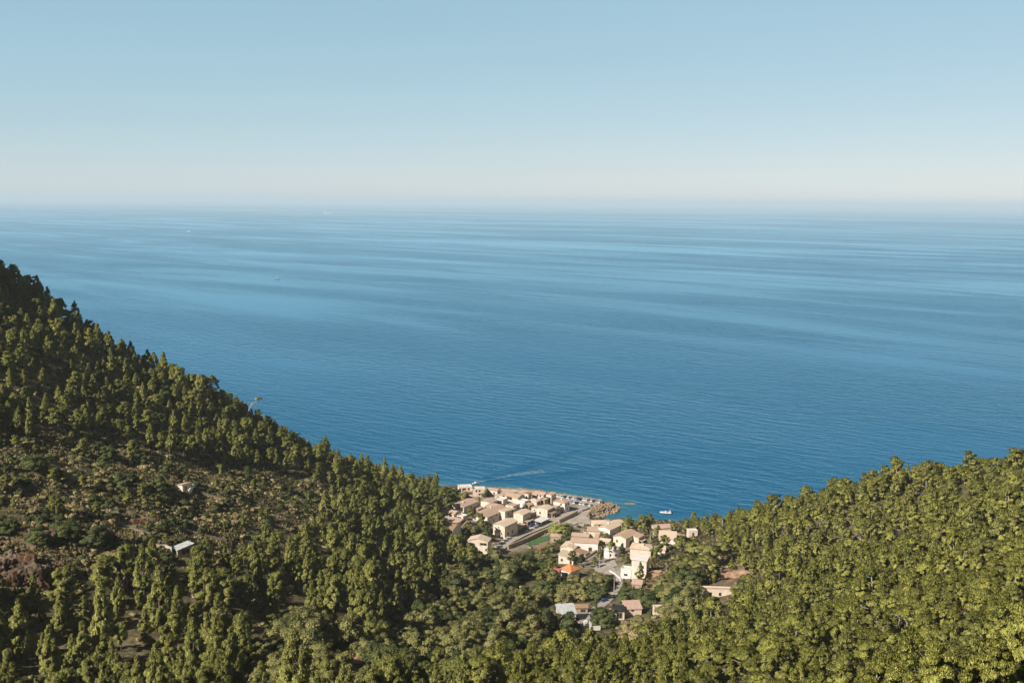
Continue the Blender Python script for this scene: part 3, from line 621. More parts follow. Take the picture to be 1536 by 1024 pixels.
house('pale little house on the slope right of the cream bungalow', (982, 998, 818, 831), rot=-10, asp=1.2, roof='shed', ax='+y', rise=.2, wall='pale', rm='tile_cream', F=[WD(.5, 1.8)], Rr=N0)
house('tan roofed cottage among pines left of the beige terrace building', (1020, 1036, 868, 880), rot=-8, asp=1.3, ax='x', rise=.3, wall='cream', rm='tile_pink', F=[WD(.5, 1.8)], Rr=N0)
# across the stream
house('big pale hip roofed house with small row of windows above the harbour cove', (888, 916, 780, 794), rot=10, asp=1.5, roof='hip', rise=.3, wall='cream', rm='tile_cream', F=[WD(.3, 2.2), WD(.55, 2.2)], Rr=N0)
house('white two storey house with pale tiled roof and grey shaded side by the cove', (904, 931, 782, 808), rot=-38, asp=1.0, ax='y', rise=.3, wall='white', rm='tile_cream', F=N0, Rr=[WD(.3, 2), WD(.7, 2)], chim=1)
house('beige house with tan roof and two square windows below the hip roofed house', (881, 911, 790, 808), rot=-6, asp=1.5, roof='hip', rise=.3, wall='cream', rm='tile', F=[WD(.6, 2.6, 1.2, 1.3), WD(.78, 2.6, 1.2, 1.3)], Rr=N0)
house('pair of low pinkish roofs left of the beige house', (858, 884, 799, 812), rot=-12, asp=1.6, ax='x', rise=.25, wall='pink', rm='tile_pink', F=N0, Rr=N0, chim=2)
house('white villa with long orange brown roof and dark doorway', (857, 897, 806, 827), rot=-8, asp=1.9, ax='x', rise=.28, wall='white', rm='tile', F=[WW(.3, 2.2, 1.6, 1.0), (.72, 1.3, 1.7, 2.4, 'wide')], Rr=[WW(.5, 1.6, 3, 2)], parts=[veranda('R', 2.2, 'tile_brown')])
house('large beige house with blank broad roof beside the white villa', (841, 869, 813, 831), rot=-22, asp=.8, ax='y', rise=.28, wall='cream', rm='tile_cream', F=[], Rr=N0)
house('lower beige wing stepping down below the blank broad roof', (838, 861, 826, 846), rot=-22, asp=.8, roof='shed', ax='-x', rise=.2, wall='cream', rm='tile_cream', F=[WD(.3, 2)], Rr=N0)
house('small grey brown roofed garage below the white villa', (863, 883, 824, 836), rot=-30, asp=1.3, roof='shed', ax='-x', rise=.12, wall='stone', rm='tile_brown', F=[WW(.6, 1.5, 2.2, 1.8)], Rr=N0, name='garage', cat='garage')
house('little shed with terracotta roof beside the brown field', (826, 842, 801, 814), rot=-10, asp=1.3, roof='hip', rise=.3, wall='stone', rm='tile_pink', F=[WD(.4, 1.5)], Rr=N0, name='shed', cat='shed')
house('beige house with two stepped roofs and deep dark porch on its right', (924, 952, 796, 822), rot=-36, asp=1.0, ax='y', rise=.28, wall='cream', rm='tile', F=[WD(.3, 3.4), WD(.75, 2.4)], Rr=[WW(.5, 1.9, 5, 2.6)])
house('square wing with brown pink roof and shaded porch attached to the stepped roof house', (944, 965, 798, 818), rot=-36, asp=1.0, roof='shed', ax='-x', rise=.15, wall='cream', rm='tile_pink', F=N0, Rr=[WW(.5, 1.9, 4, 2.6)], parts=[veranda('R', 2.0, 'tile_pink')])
house('terracotta roofed house between two pines at the water edge', (976, 1005, 785, 802), rot=14, asp=1.6, ax='x', rise=.35, wall='cream', rm='tile_pink', F=[WD(.4, 2)], Rr=N0)
house('pale house with flat white band roof and dark right annexe near the shore', (988, 1014, 797, 818), rot=-10, asp=1.3, roof='shed', ax='+y', rise=.25, wall='white', rm='tile_cream', F=[WD(.3, 2.2)], Rr=[WD(.5, 2)])
house('low shaded annexe with pink roof right of the white band roof house', (1010, 1027, 799, 811), rot=-20, asp=1.2, roof='shed', ax='-x', rise=.2, wall='stone', rm='tile_pink', F=N0, Rr=[WW(.5, 1.6)])
house('cream hip roofed bungalow with chimney above the tall white house', (945, 979, 815, 838), rot=-16, asp=1.25, roof='hip', rise=.3, wall='cream', rm='tile_cream', F=[WW(.5, 2)], Rr=N0, chim=1)
house('tall plain white house with black shaded right wall behind a young pine', (947, 973, 832, 868), rot=-20, asp=1.15, roof='shed', ax='+y', rise=.12, wall='pale', rm='roof_white', F=[WD(.3, 2.2), WD(.75, 6)], Rr=[WD(.5, 5)], tall=True)
house('low white flat roofed wing in front of the tall white house', (931, 949, 849, 868), rot=-20, asp=1.1, roof='flat', wall='white', rm='roof_white', F=[WW(.5, 2.0, 1.6, 1)], Rr=N0)
house('house with bright orange hipped roof among dark trees', (841, 868, 847, 870), rot=-42, asp=1.0, roof='hip', rise=.75, wall='white', rm='tile_orange', F=[WD(.6, 2)], Rr=[WD(.5, 2)], chim=1, kf=.35)
house('red walled annexe left of the bright orange roof', (825, 841, 853, 874), rot=-30, asp=.8, roof='shed', ax='+y', rise=.25, wall='pink', rm='tile_orange', F=[WD(.5, 2.4)], Rr=N0).children[0].data.materials.__setitem__(0, M['red_wall'])
house('lower farmhouse with grey sheet roof and pink front wall', (835, 862, 905, 934), rot=8, asp=1.15, roof='shed', ax='+y', rise=.25, wall='pink', rm='roof_grey', F=[], Rr=[WD(.5, 2)], kf=1.0)
house('low brown roofed range joined to the grey roofed farmhouse', (857, 880, 906, 921), rot=4, asp=1.7, ax='x', rise=.3, wall='stone', rm='tile_brown', F=[WW(.7, 1.6, 2, 1.4)], Rr=N0)
house('blocky stone house with pale pink roof below the green hedge', (935, 960, 900, 924), rot=6, asp=1.2, roof='shed', ax='+y', rise=.2, wall='pink', rm='tile_pink', F=[WD(.45, 3.4, 1.1, .8)], Rr=N0, kf=1.0)
house('black roofed outbuilding left of the blocky stone house', (920, 935, 908, 930), rot=2, asp=1.0, roof='shed', ax='+y', rise=.15, wall='pale', rm='roof_black', F=[WW(.5, 2.2, 2.2, 2.4)], Rr=N0, kf=1.0)
house('pale stone boathouse at the shore below the right hand hill', (1031, 1045, 793, 805), rot=8, asp=1.4, roof='flat', wall='pale', rm='roof_white', F=[WD(.5, 1.8)], Rr=N0)
house('long low beige terrace building under the right hand pines', (1052, 1096, 880, 896), rot=-4, asp=3.2, roof='flat', wall='cream', rm='tile_pink', F=[WD(.3, 1.6), WD(.6, 1.6)], Rr=N0)
house('small beige hut half hidden right of the green hedge', (980, 994, 908, 922), rot=4, asp=1.2, roof='flat', wall='cream', rm='tile_cream', F=[WD(.5, 1.6)], Rr=N0, name='hut', cat='hut')
house('low orange tiled ruin wall house behind the cypress', (948, 963, 870, 882), rot=-14, asp=1.5, roof='shed', ax='+y', rise=.3, wall='stone', rm='tile_pink', F=N0, Rr=N0)
house('tiny stone hut with pink roof alone on the upper scrub slope', (266, 285, 723, 738), rot=-34, asp=1.0, roof='shed', ax='+x', rise=.2, wall='pale', rm='tile_pink', F=N0, Rr=[(.4, 1.2, 1.2, 2.0, 'wide')], name='hut', cat='hut', group='huts on the scrub slope')
house('dark walled hut with pale sheet roof on the edge of the scrub slope', (261, 288, 818, 838), rot=-40, asp=.6, roof='shed', ax='+y', rise=.12, wall='stone', rm='roof_grey', F=N0, Rr=[WW(.5, 1.5, 3, 1.8)], kf=1.0, hmul=1.3, name='hut', cat='hut', group='huts on the scrub slope')
# round whitewashed house
g = hit(919, 836); e = empty('round_house', (g[0], g[1] + 3, g[2])); tag(e, 'round whitewashed house with domed top behind the umbrella pine', 'house', 'village houses')
b = MB(); b.tube([(0, 0, -3), (0, 0, 3.6)], [4.4, 4.3], 24); b.build('wall', M['white'], e)
b = MB(); b.tube([(0, 0, 3.6), (0, 0, 4.6), (0, 0, 5.5), (0, 0, 6.0)], [4.45, 3.7, 2.2, .3], 24); b.build('roof', M['white'], e, True)
for a in (-1.9, -1.2):
    o = link('window', WIN['tall'], e); o.location = (math.cos(a) * 4.36, math.sin(a) * 4.36, 1.8); o.rotation_euler = (0, 0, a + math.pi / 2); o.scale = (1, 1, 1.4)
FRONT.append([(g[0] - 5, g[1] + 2), (g[0] - 5, g[1] - 14), (g[0] + 5, g[1] - 14), (g[0] + 5, g[1] + 2)])
EXCL.append([(g[0] - 5, g[1] - 2), (g[0] + 5, g[1] - 2), (g[0] + 5, g[1] + 8), (g[0] - 5, g[1] + 8)])
# white arched gateway
g = hit(880, 946); FRONT.append([(g[0] - 4, g[1] + 2), (g[0] - 4, g[1] - 22), (g[0] + 7, g[1] - 22), (g[0] + 7, g[1] + 2)]); e = empty('gateway', tuple(g), R(10)); tag(e, 'white arched garden gateway below the grey roofed farmhouse', 'gateway')
b = MB(); b.box(-1.9, -1.0, -.3, .3, -1, 2.6); b.box(1.0, 1.9, -.3, .3, -1, 2.6)
for k in range(6):
    a0, a1 = math.pi * k / 6, math.pi * (k + 1) / 6
    q = lambda r, a, y: (r * math.cos(a), y, 2.6 + r * math.sin(a))
    b.hexa([q(1.0, a1, -.3), q(1.0, a0, -.3), q(1.0, a0, .3), q(1.0, a1, .3), q(1.9, a1, -.3), q(1.9, a0, -.3), q(1.9, a0, .3), q(1.9, a1, .3)])
b.build('arch', M['white'], e)
b = MB(); b.box(1.95, 5.5, -.2, .2, -1, 1.6); b.build('wall', M['white'], e)
b = MB(); b.box(1.9, 5.55, -.28, .28, 1.603, 1.75); b.build('coping', M['pale'], e)

# ------------------------------------------------------------------ walls, awning, poles
def run_wall(name, label, pix, h, th, m, cat='wall', base=-1.5, group=None):
    A = [hit(a, b_) for a, b_ in pix]; b = MB()
    for p, q in zip(A[:-1], A[1:]):
        t = (q - p)[:2]; L = np.linalg.norm(t); t = t / L; nn = np.array([-t[1], t[0]]) * th / 2
        c = [p[:2] - nn, q[:2] - nn, q[:2] + nn, p[:2] + nn]; zb = [p[2], q[2], q[2], p[2]]
        b.hexa([(c[i][0], c[i][1], zb[i] + base) for i in range(4)] + [(c[i][0], c[i][1], zb[i] + h) for i in range(4)])
    o = b.build(name, m); tag(o, label, cat, group)
    return o
run_wall('retaining_wall', 'long stone retaining wall between the street and the green field', [(762, 823), (790, 812), (812, 801), (830, 794)], 2.2, .8, M['stone'])
run_wall('retaining_wall', 'dark stone wall between the street and the quay', [(838, 785), (852, 778), (866, 771)], 2.4, .8, M['stone'])
run_wall('sea_wall', 'pale sea wall along the outer side of the seafront car park', [(752, 735.5), (800, 739), (850, 745.5), (898, 753)], 1.3, .7, M['concrete'])
run_wall('quay_wall', 'low quay wall along the breakwater rocks', [(872, 767), (886, 762), (899, 758)], 1.0, .6, M['concrete'])
run_wall('quay_wall', 'short low wall crossing the quay slab', [(853, 792), (866, 786), (872, 785)], .9, .5, M['concrete'])
run_wall('garden_wall', 'white garden wall curving along the lane below the tall white house', [(914, 858), (922, 862), (930, 869), (933, 876)], 1.1, .35, M['white'])
run_wall('garden_wall', 'stone wall beside the lane to the white villa', [(872, 843), (884, 836), (895, 828)], 1.5, .4, M['stone'])
run_wall('garden_wall', 'low rubble wall on the valley path below the pines', [(515, 997), (535, 988), (560, 978)], 1.3, .6, M['stone'])
run_wall('garden_wall', 'beige shore wall below the right hand hill', [(1056, 800), (1075, 797), (1094, 796)], 2.2, .6, M['pale'])
run_wall('garden_wall', 'ruined stone wall below the tiny hut on the scrub slope', [(283, 742), (287, 737), (290, 733)], 2.0, .5, M['pale'])
run_wall('garden_wall', 'tumbled stone wall left of the dark walled hut', [(235, 824), (248, 824), (258, 828)], 1.6, .6, M['pale'])
for lb_, px_ in (('dry stone terrace wall high on the scrub slope below the ridge pines', [(150, 668), (200, 682), (250, 690), (310, 708)]),
        ('dry stone terrace wall above the tiny pink roofed hut', [(195, 704), (240, 716), (262, 722)]),
        ('long dry stone terrace wall right of the tiny pink roofed hut', [(295, 738), (340, 752), (390, 768)]),
        ('dry stone terrace wall beside the dusty footpath at left', [(0, 716), (45, 728), (90, 748), (130, 762)]),
        ('broken dry stone wall above the red cliff', [(10, 776), (60, 780), (120, 786), (160, 796)]),
        ('dry stone terrace wall between the two footpaths and the dark walled hut', [(190, 770), (230, 782), (290, 800), (340, 812)])):
    run_wall('terrace_wall', lb_, px_, .85, .9, M['rubble'], group='terrace walls of the scrub slope')
g = hit(812, 785); e = empty('awning', tuple(g), R(-34)); tag(e, 'pale flat awning over the restaurant terrace on the street', 'awning')
b = MB(); b.hexa([(-3, -5, 2.7), (3, -5, 2.5), (3, 5, 2.5), (-3, 5, 2.7), (-3, -5, 2.8), (3, -5, 2.6), (3, 5, 2.6), (-3, 5, 2.8)]); b.build('canopy', M['roof_white'], e)
for x_ in (-2.8, 2.8):
    for y_ in (-4.7, 0, 4.7):
        b = MB(); b.tube([(x_, y_, -.5), (x_, y_, 2.52)], [.08, .08], 6); b.build('post', M['steel'], e)
def pole(px, py, h, label):
    g = hit(px, py); e = empty('utility_pole', tuple(g)); tag(e, label, 'utility pole')
    b = MB(); b.tube([(0, 0, -.5), (0, 0, h)], [.20, .14], 8); b.build('mast', M['concrete'], e)
    b = MB(); b.box(-.9, .9, -.08, .08, h - .6, h - .45); b.build('crossarm', M['wood'], e)
pole(975, 818, 8, 'pale utility pole beside the dark pine left of the white band roof house')
pole(1083, 799, 7.5, 'utility pole standing at the shore under the right hand hill')
pole(899, 858, 9, 'utility pole in the paved yard below the round white house')
pole(921, 890, 8, 'utility pole at the bend of the lower lane')
pole(860, 832, 7, 'utility pole in front of the large beige house')

g = hit(367, 637); e = empty('leaning_tree', tuple(g)); tag(e, 'bare pale leaning trunk with a small tuft standing out on the left skyline', 'tree')
b = MB(); b.tube([(0, 0, -1), (.8, 0, 3.5), (2.4, 0, 6.5), (4.6, 0, 8.2)], [.3, .24, .18, .08], 7); b.tube([(2.4, 0, 6.5), (2.6, .6, 7.8)], [.1, .03], 5); b.build('trunk', M['bark_pale'], e)
LEAN = e; e.scale = (1.7, 1.7, 1.7)
# ------------------------------------------------------------------ cars
def car_paint(name, c): 
    m, n, l, p = mat(name); p.inputs['Base Color'].default_value = (*c, 1); p.inputs['Roughness'].default_value = .3; p.inputs['Coat Weight'].default_value = .4; return m
PAINT = {'white': car_paint('white_paint', (.75, .75, .74)), 'silver': car_paint('silver_paint', (.42, .43, .44)), 'black': car_paint('black_paint', (.02, .02, .022)),
         'blue': car_paint('blue_paint', (.04, .09, .22)), 'red': car_paint('red_paint', (.45, .04, .03)), 'grey': car_paint('grey_paint', (.14, .14, .15))}
M['tyre'] = plain('tyre_rubber', (.015, .015, .015), .85); M['lamp'] = plain('lamp_glass', (.5, .48, .44), .2)
def car_body(van):
    b = MB(); L, Wd = (2.3, .95) if van else (2.1, .87)
    prof = [(-L, .35), (L, .35), (L, .8), (L * .93, .95), (.95, 1.0), (-L * .95, 1.0), (-L, .9)] if not van else [(-L, .35), (L, .35), (L, .95), (L * .8, 1.15), (-L, 1.15)]
    n_ = len(prof); k = len(b.v); b.v += [(x, -Wd, z) for x, z in prof] + [(x, Wd, z) for x, z in prof]
    b.f += [tuple(k + i for i in range(n_)), tuple(k + n_ + i for i in reversed(range(n_)))]; b.f += [(k + (i + 1) % n_, k + i, k + n_ + i, k + n_ + (i + 1) % n_) for i in range(n_)]; b.m += [0] * (n_ + 2)
    z0, z1 = (1.15, 1.95) if van else (1.0, 1.45); x0, x1, t0, t1 = (-L + .05, L * .72, -L + .1, L * .35) if van else (-1.75, .85, -1.25, .2)
    rf = MB(); rf.hexa([(t0, -Wd * .8, z1 - .06), (t1, -Wd * .8, z1 - .06), (t1, Wd * .8, z1 - .06), (t0, Wd * .8, z1 - .06), (t0 + .08, -Wd * .74, z1), (t1 - .08, -Wd * .74, z1), (t1 - .08, Wd * .74, z1), (t0 + .08, Wd * .74, z1)])
    gl = MB(); gl.hexa([(x0, -Wd * .92, z0 + .003), (x1, -Wd * .92, z0 + .003), (x1, Wd * .92, z0 + .003), (x0, Wd * .92, z0 + .003), (t0, -Wd * .78, z1 - .063), (t1, -Wd * .78, z1 - .063), (t1, Wd * .78, z1 - .063), (t0, Wd * .78, z1 - .063)])
    return b, rf, gl
wb = MB(); wb.tube([(0, -.1, 0), (0, .1, 0)], [.32, .32], 14); WHEEL = wb.mesh('wheel', M['tyre'])
lb = MB(); lb.box(-.02, .03, -.16, .16, -.08, .08); LAMP = lb.mesh('headlight', M['lamp'])
CARM = {}
for colr, pm in PAINT.items():
    for van in (0, 1):
        b, rf, gl = car_body(van); CARM[colr, van] = (b.mesh('body', pm), rf.mesh('roof', pm), gl.mesh('windows', M['glass']))
def car(p, rz, colr, van, label, group):
    e = empty('parked_van' if van else 'parked_car', (p[0], p[1], p[2]), rz); tag(e, label, 'van' if van else 'car', group)
    bm_, rm_, gm_ = CARM[colr, van]; link('body', bm_, e); link('roof', rm_, e); link('windows', gm_, e)
    for x_ in (-1.3, 1.35):
        for y_ in (-.82, .82): link('wheel', WHEEL, e, (x_, y_, .32))
    for y_ in (-.6, .6): link('headlight', LAMP, e, (2.3 if van else 2.1, y_, .72))
def gcar(px, py, rz, colr, van, label, group, lift=.25):
    g = hit(px, py); car((g[0], g[1], g[2] + lift), R(rz), colr, van, label, group)
ST = 56
for px, py, c_, van, lb_ in [(788, 793, 'white', 1, 'white van parked on the street in front of the arched stone annexe'), (797, 789, 'blue', 0, 'blue car parked beside the restaurant terrace'),
        (805, 785.5, 'white', 0, 'white car parked nearest the pale awning'), (811, 789.5, 'black', 0, 'black car parked on the field side of the street near the awning'),
        (803, 792.5, 'silver', 0, 'silver car on the field side of the street behind the black car'), (796, 795.5, 'white', 0, 'white car on the field side across from the white van'),
        (788, 799, 'silver', 0, 'silver car on the field side of the street across from the arched doors'), (762, 809, 'white', 0, 'white car topmost of the line at the foot of the street'),
        (757, 812.5, 'silver', 0, 'silver car in the line at the foot of the street'), (752.5, 817, 'black', 0, 'black car in the line at the foot of the street'),
        (748, 821.5, 'silver', 0, 'silver car lowest of the line at the foot of the street'), (741, 829.5, 'white', 0, 'white car parked alone below the cream gabled house')]:
    gcar(px, py, ST + hrng.uniform(-3, 3), c_, van, lb_, 'cars parked along the street', .28)
cols = ['white', 'white', 'silver', 'black', 'white', 'grey', 'white', 'silver', 'blue', 'black', 'white', 'white', 'grey', 'white', 'black', 'silver', 'white', 'grey']
for i, c_ in enumerate(cols):                       # the row along the sea wall
    t = i / (len(cols) - 1); px, py = 837 + t * 66, 745.0 + t * 9.6
    gcar(px, py, 70 + hrng.uniform(-3, 3), c_, 0, f'{c_} car in the long row along the sea wall', 'cars along the sea wall')
for i, c_ in enumerate(['white', 'silver', 'white', 'black', 'white', 'white', 'grey', 'white']):
    t = i / 7; px, py = 852 + t * 33, 753.6 + t * 5.2
    gcar(px, py, 70 + hrng.uniform(-3, 3), c_, 0, f'{c_} car in the inner row of the seafront car park', 'cars of the inner row')
gcar(906, 903, 50, 'blue', 0, 'dark blue car parked on the lower lane under a leafy tree', None); gcar(879, 917, 20, 'silver', 0, 'silver car beside the brown roofed range on the lower lane', None)
gcar(897, 845, 40, 'silver', 0, 'silver car in the shade of the paved yard', None); gcar(874, 831, 40, 'black', 0, 'black car in front of the grey brown roofed garage', None)

# ------------------------------------------------------------------ boats and wakes
M['hull'] = plain('white_gelcoat', (.80, .80, .79), .25); M['rubber'] = plain('dark_deck', (.05, .055, .06), .7); M['motor'] = plain('black_cowl', (.012, .012, .014), .35)
def hull_geo(L, B, D, n=12, sheer=.35):
    b = MB(); rows = []
    for i in range(n + 1):
        t = i / n; x = -L / 2 + L * t; w = B / 2 * (1 - max(0, (t - .45) / .55) ** 2.2) + .02; sh = sheer * max(0, t - .4) ** 2 * 2
        rows.append([(x, -w, D + sh), (x, -w * .85, D * .3), (x, 0, -D * .5 + sh * .7), (x, w * .85, D * .3), (x, w, D + sh)])
    k = len(b.v)
    for r in rows: b.v += r
    for i in range(n):
        for j in range(4): b.f.append((k + i * 5 + j, k + (i + 1) * 5 + j, k + (i + 1) * 5 + j + 1, k + i * 5 + j + 1)); b.m.append(0)
    b.f.append((k, k + 1, k + 2, k + 3, k + 4)); b.m.append(0)
    d = MB(); k = 0
    for r in rows: d.v += [(r[0][0], r[0][1] * .96, r[0][2] - .12), (r[4][0], r[4][1] * .96, r[4][2] - .12)]
    for i in range(n): d.f.append((2 * i, 2 * i + 2, 2 * i + 3, 2 * i + 1)); d.m.append(0)
    return b, d, rows
def boat(name, label, pos, rz, L, B, D, rib=False, cat='boat'):
    e = empty(name, pos, rz); tag(e, label, cat); b, d, rows = hull_geo(L, B, D); b.build('hull', M['hull'], e, True); d.build('deck', M['rubber'], e)
    if rib:
        t = MB(); P = [r[0] for r in rows] + [r[4] for r in rows[::-1]][1:]; t.tube(P, [.28] * len(P), 8); t.build('tube', M['hull'], e, True)
        b = MB(); b.tube([(-L * .34, -B * .42, D), (-L * .38, -B * .38, D + 1.7), (-L * .38, B * .38, D + 1.7), (-L * .34, B * .42, D)], [.12] * 4, 6); b.build('arch', M['hull'], e)
        b = MB(); b.box(-.5, .4, -.5, .5, D - .1, D + .85); b.hexa([(-.2, -.5, D + .853), (.4, -.5, D + .853), (.4, .5, D + .853), (-.2, .5, D + .853), (-.1, -.45, D + 1.3), (.1, -.45, D + 1.3), (.1, .45, D + 1.3), (-.1, .45, D + 1.3)]); b.build('console', M['hull'], e)
    else:
        b = MB(); b.hexa([(-L * .1, -B * .3, D - .05), (L * .22, -B * .28, D - .05), (L * .22, B * .28, D - .05), (-L * .1, B * .3, D - .05), (-L * .06, -B * .24, D + .8), (L * .08, -B * .22, D + .8), (L * .08, B * .22, D + .8), (-L * .06, B * .24, D + .8)]); b.build('cabin', M['hull'], e)
    b = MB(); b.box(-L / 2 - .55, -L / 2 - .02, -.25, .25, D - .1, D + .75); b.box(-L / 2 - .4, -L / 2 - .15, -.1, .1, -.5, D - .103); b.build('engine', M['motor'], e)
    return e
p = at_z(998.5, 769.5, 0); boat('inflatable_boat', 'white inflatable boat with dark engine moored in the cove', (p[0], p[1], .05), R(172), 7.4, 2.5, .55, True)
p = at_z(713.5, 725.5, 0); boat('speedboat', 'small white speedboat cutting a wake past the seafront', (p[0], p[1], .1), R(201), 5.6, 2.1, .7)
p = at_z(415.5, 418.3, 0); boat('motor_boat', 'white motor boat with short foam streak on the open sea', (p[0], p[1], .2), R(4), 13, 4, 1.6)
p = at_z(283.5, 347.6, 0); boat('motor_boat', 'tiny white motor boat far out at left below the horizon', (p[0], p[1], .4), R(170), 26, 8, 4)
p = at_z(492, 320.3, 0); e = empty('ship', (p[0], p[1], 0)); tag(e, 'pale distant ship just under the horizon', 'ship'); e.scale = (9, 9, 9)
b, d, _ = hull_geo(15, 2.4, 1.0); b.build('hull', M['hull'], e, True); d.build('deck', M['roof_white'], e)
b = MB(); b.box(-6.4, -3.6, -.9, .9, .9, 3.0); b.box(-5.8, -5.0, -.3, .3, 3.003, 3.8); b.box(3.6, 5.4, -.7, .7, .9, 2.2); b.box(-3.3, 3.4, -.8, .8, .9, 1.4); b.build('superstructure', M['hull'], e)
m, n, l, p_ = mat('sea_foam'); al = ramp(n, l, tex(n, l, .35, 6, .7, coord='World'), [(.42, (0, 0, 0)), (.75, (.6, .6, .6))])
p_.inputs['Base Color'].default_value = (.55, .66, .75, 1); p_.inputs['Roughness'].default_value = .8; l.new(al, p_.inputs['Alpha']); M['foam'] = m
def wake(name, pix, w0, w1, m, ridge=0.0):
    A = np.array(densify([tuple(at_z(a, b_, 0)[:2]) for a, b_ in pix], 3.0)); T = np.gradient(A, axis=0); T /= np.linalg.norm(T, axis=1, keepdims=True); Nn = np.stack([-T[:, 1], T[:, 0]], 1)
    w = np.linspace(w0, w1, len(A))[:, None]; f = np.linspace(1, .35, len(A))
    rows = [np.column_stack([A + Nn * w * s, np.full(len(A), .03) + (ridge * f if s == 0 else 0)]) for s in (-.5, 0, .5)]
    G = np.stack(rows, 1); k_ = 3; ii = np.arange(len(A) * 3).reshape(-1, 3)
    Fq = np.stack([ii[:-1, 1:], ii[:-1, :-1], ii[1:, :-1], ii[1:, 1:]], -1).reshape(-1, 4)
    tag(link(name, np_mesh(name, G.reshape(-1, 3), Fq, m, smooth=ridge > 0)), kind='stuff')
wake('foam_trail', [(716, 724), (735, 718.5), (770, 712), (815, 706)], 1.6, 9, M['foam'])
wake('foam_trail', [(414, 418.3), (406, 418.1)], 3.5, 10, M['foam'])
for pix in ([(728, 716), (760, 704), (800, 692), (850, 679), (900, 667)], [(736, 717), (770, 705), (810, 694), (856, 682)], [(760, 716), (820, 711), (880, 704), (940, 696), (1010, 686)], [(730, 721), (790, 716), (850, 708)]):
    wake('bow_wave', pix, 4.5, 7, M['sea'], .45)

# ------------------------------------------------------------------ rocks
M['rock'] = mottled('warm_rock', (.16, .11, .07), (.42, .32, .22), .8, .95, .15)
m, n, l, p = mat('red_rock')
f1 = tex(n, l, .35, 8, .7, coord='World', stretch=(1, 1, .35)); f2 = tex(n, l, .12, 4, .6, coord='World')
l.new(mix(n, l, ramp(n, l, f2, [(.4, (0, 0, 0)), (.62, (1, 1, 1))]), ramp(n, l, f1, [(.32, (.03, .018, .012)), (.5, (.16, .085, .05)), (.7, (.30, .185, .12))]), ramp(n, l, f1, [(.32, (.04, .03, .022)), (.52, (.17, .125, .09)), (.72, (.42, .34, .26))])), p.inputs['Base Color'])
p.inputs['Roughness'].default_value = .95; p.inputs['Specular IOR Level'].default_value = .1; bump(n, l, p, f1, 1.0, 1.6); M['redrock'] = m
M['earth'] = mottled('bare_earth', (.26, .15, .09), (.50, .34, .23), .3, .95, .4, coord='World', lo=.3, hi=.7)
def rock_mesh(seed, sub=2, rough=.32, name='boulder', m=None, sc_=(1, 1, 1)):
    import bmesh
    bm_ = bmesh.new(); bmesh.ops.create_icosphere(bm_, subdivisions=sub, radius=1); rs = random.Random(seed); off = Vector((rs.uniform(0, 99), rs.uniform(0, 99), rs.uniform(0, 99)))
    from mathutils import noise
    for v in bm_.verts:
        q = v.co.copy(); a = 1 + rough * noise.noise(q * 1.6 + off) + rough * .6 * noise.noise(q * 3.9 + off) + (rough * .35 * noise.noise(q * 9 + off) if sub > 3 else 0)
        v.co = Vector((q.x * a * sc_[0], q.y * a * sc_[1], q.z * a * sc_[2]))
    me = bpy.data.meshes.new(name); bm_.to_mesh(me); bm_.free(); me.materials.append(m or M['rock']); return me
RM = [rock_mesh(i) for i in range(6)]
PB = [(879, 780), (883, 782), (898, 775), (912, 770), (924, 767), (930.5, 760), (925, 755), (917, 753), (905, 758.5), (895, 763.5), (888, 768), (881, 775)]
PBW = [tuple(at_z(a, b_, 1)[:2]) for a, b_ in PB]; X = [q[0] for q in PBW]; Y = [q[1] for q in PBW]; rr = random.Random(11); done = []
for _ in range(6000):
    if len(done) >= 180: break
    x, y = rr.uniform(min(X), max(X)), rr.uniform(min(Y), max(Y))
    if not inside(PBW, np.array([x]), np.array([y]))[0] or any((x - a) ** 2 + (y - b_) ** 2 < 1.9 for a, b_ in done): 
        continue
    done.append((x, y)); s = rr.uniform(.65, 1.3); o = link('boulder', RM[rr.randrange(6)]); o.location = (x, y, max(float(ground(x, y)), -.2) + .35 * s); o.rotation_euler = (rr.uniform(0, 3), rr.uniform(0, 3), rr.uniform(0, 6)); o.scale = (s, s * rr.uniform(.7, 1.1), s * rr.uniform(.7, 1))
    tag(o, 'brown breakwater boulder heaped at the harbour mouth', 'boulder', 'boulders of the breakwater')
for k in range(110):
    t = rr.random(); px = 690 + t * 215; py = float(np.interp(px, [685, 750, 800, 850, 905], [729.7, 731.3, 734.3, 741.8, 750.5])) + rr.uniform(-.5, 1.3); p = at_z(px, py, .5); s = rr.uniform(.5, 1.3)
    o = link('boulder', RM[rr.randrange(6)]); o.location = (p[0], p[1], .3); o.rotation_euler = (rr.uniform(0, 3), rr.uniform(0, 3), rr.uniform(0, 6)); o.scale = (s, s, s * .7)
    tag(o, 'pale shore rock below the sea wall', 'rock', 'rocks along the seafront')
p = at_z(945, 755, 0); o = link('boulder', rock_mesh(44, 3, .3, 'boulder', None, (4.5, 2, .35))); o.location = (p[0], p[1], -.12); tag(o, 'flat rock awash off the breakwater tip', 'rock')
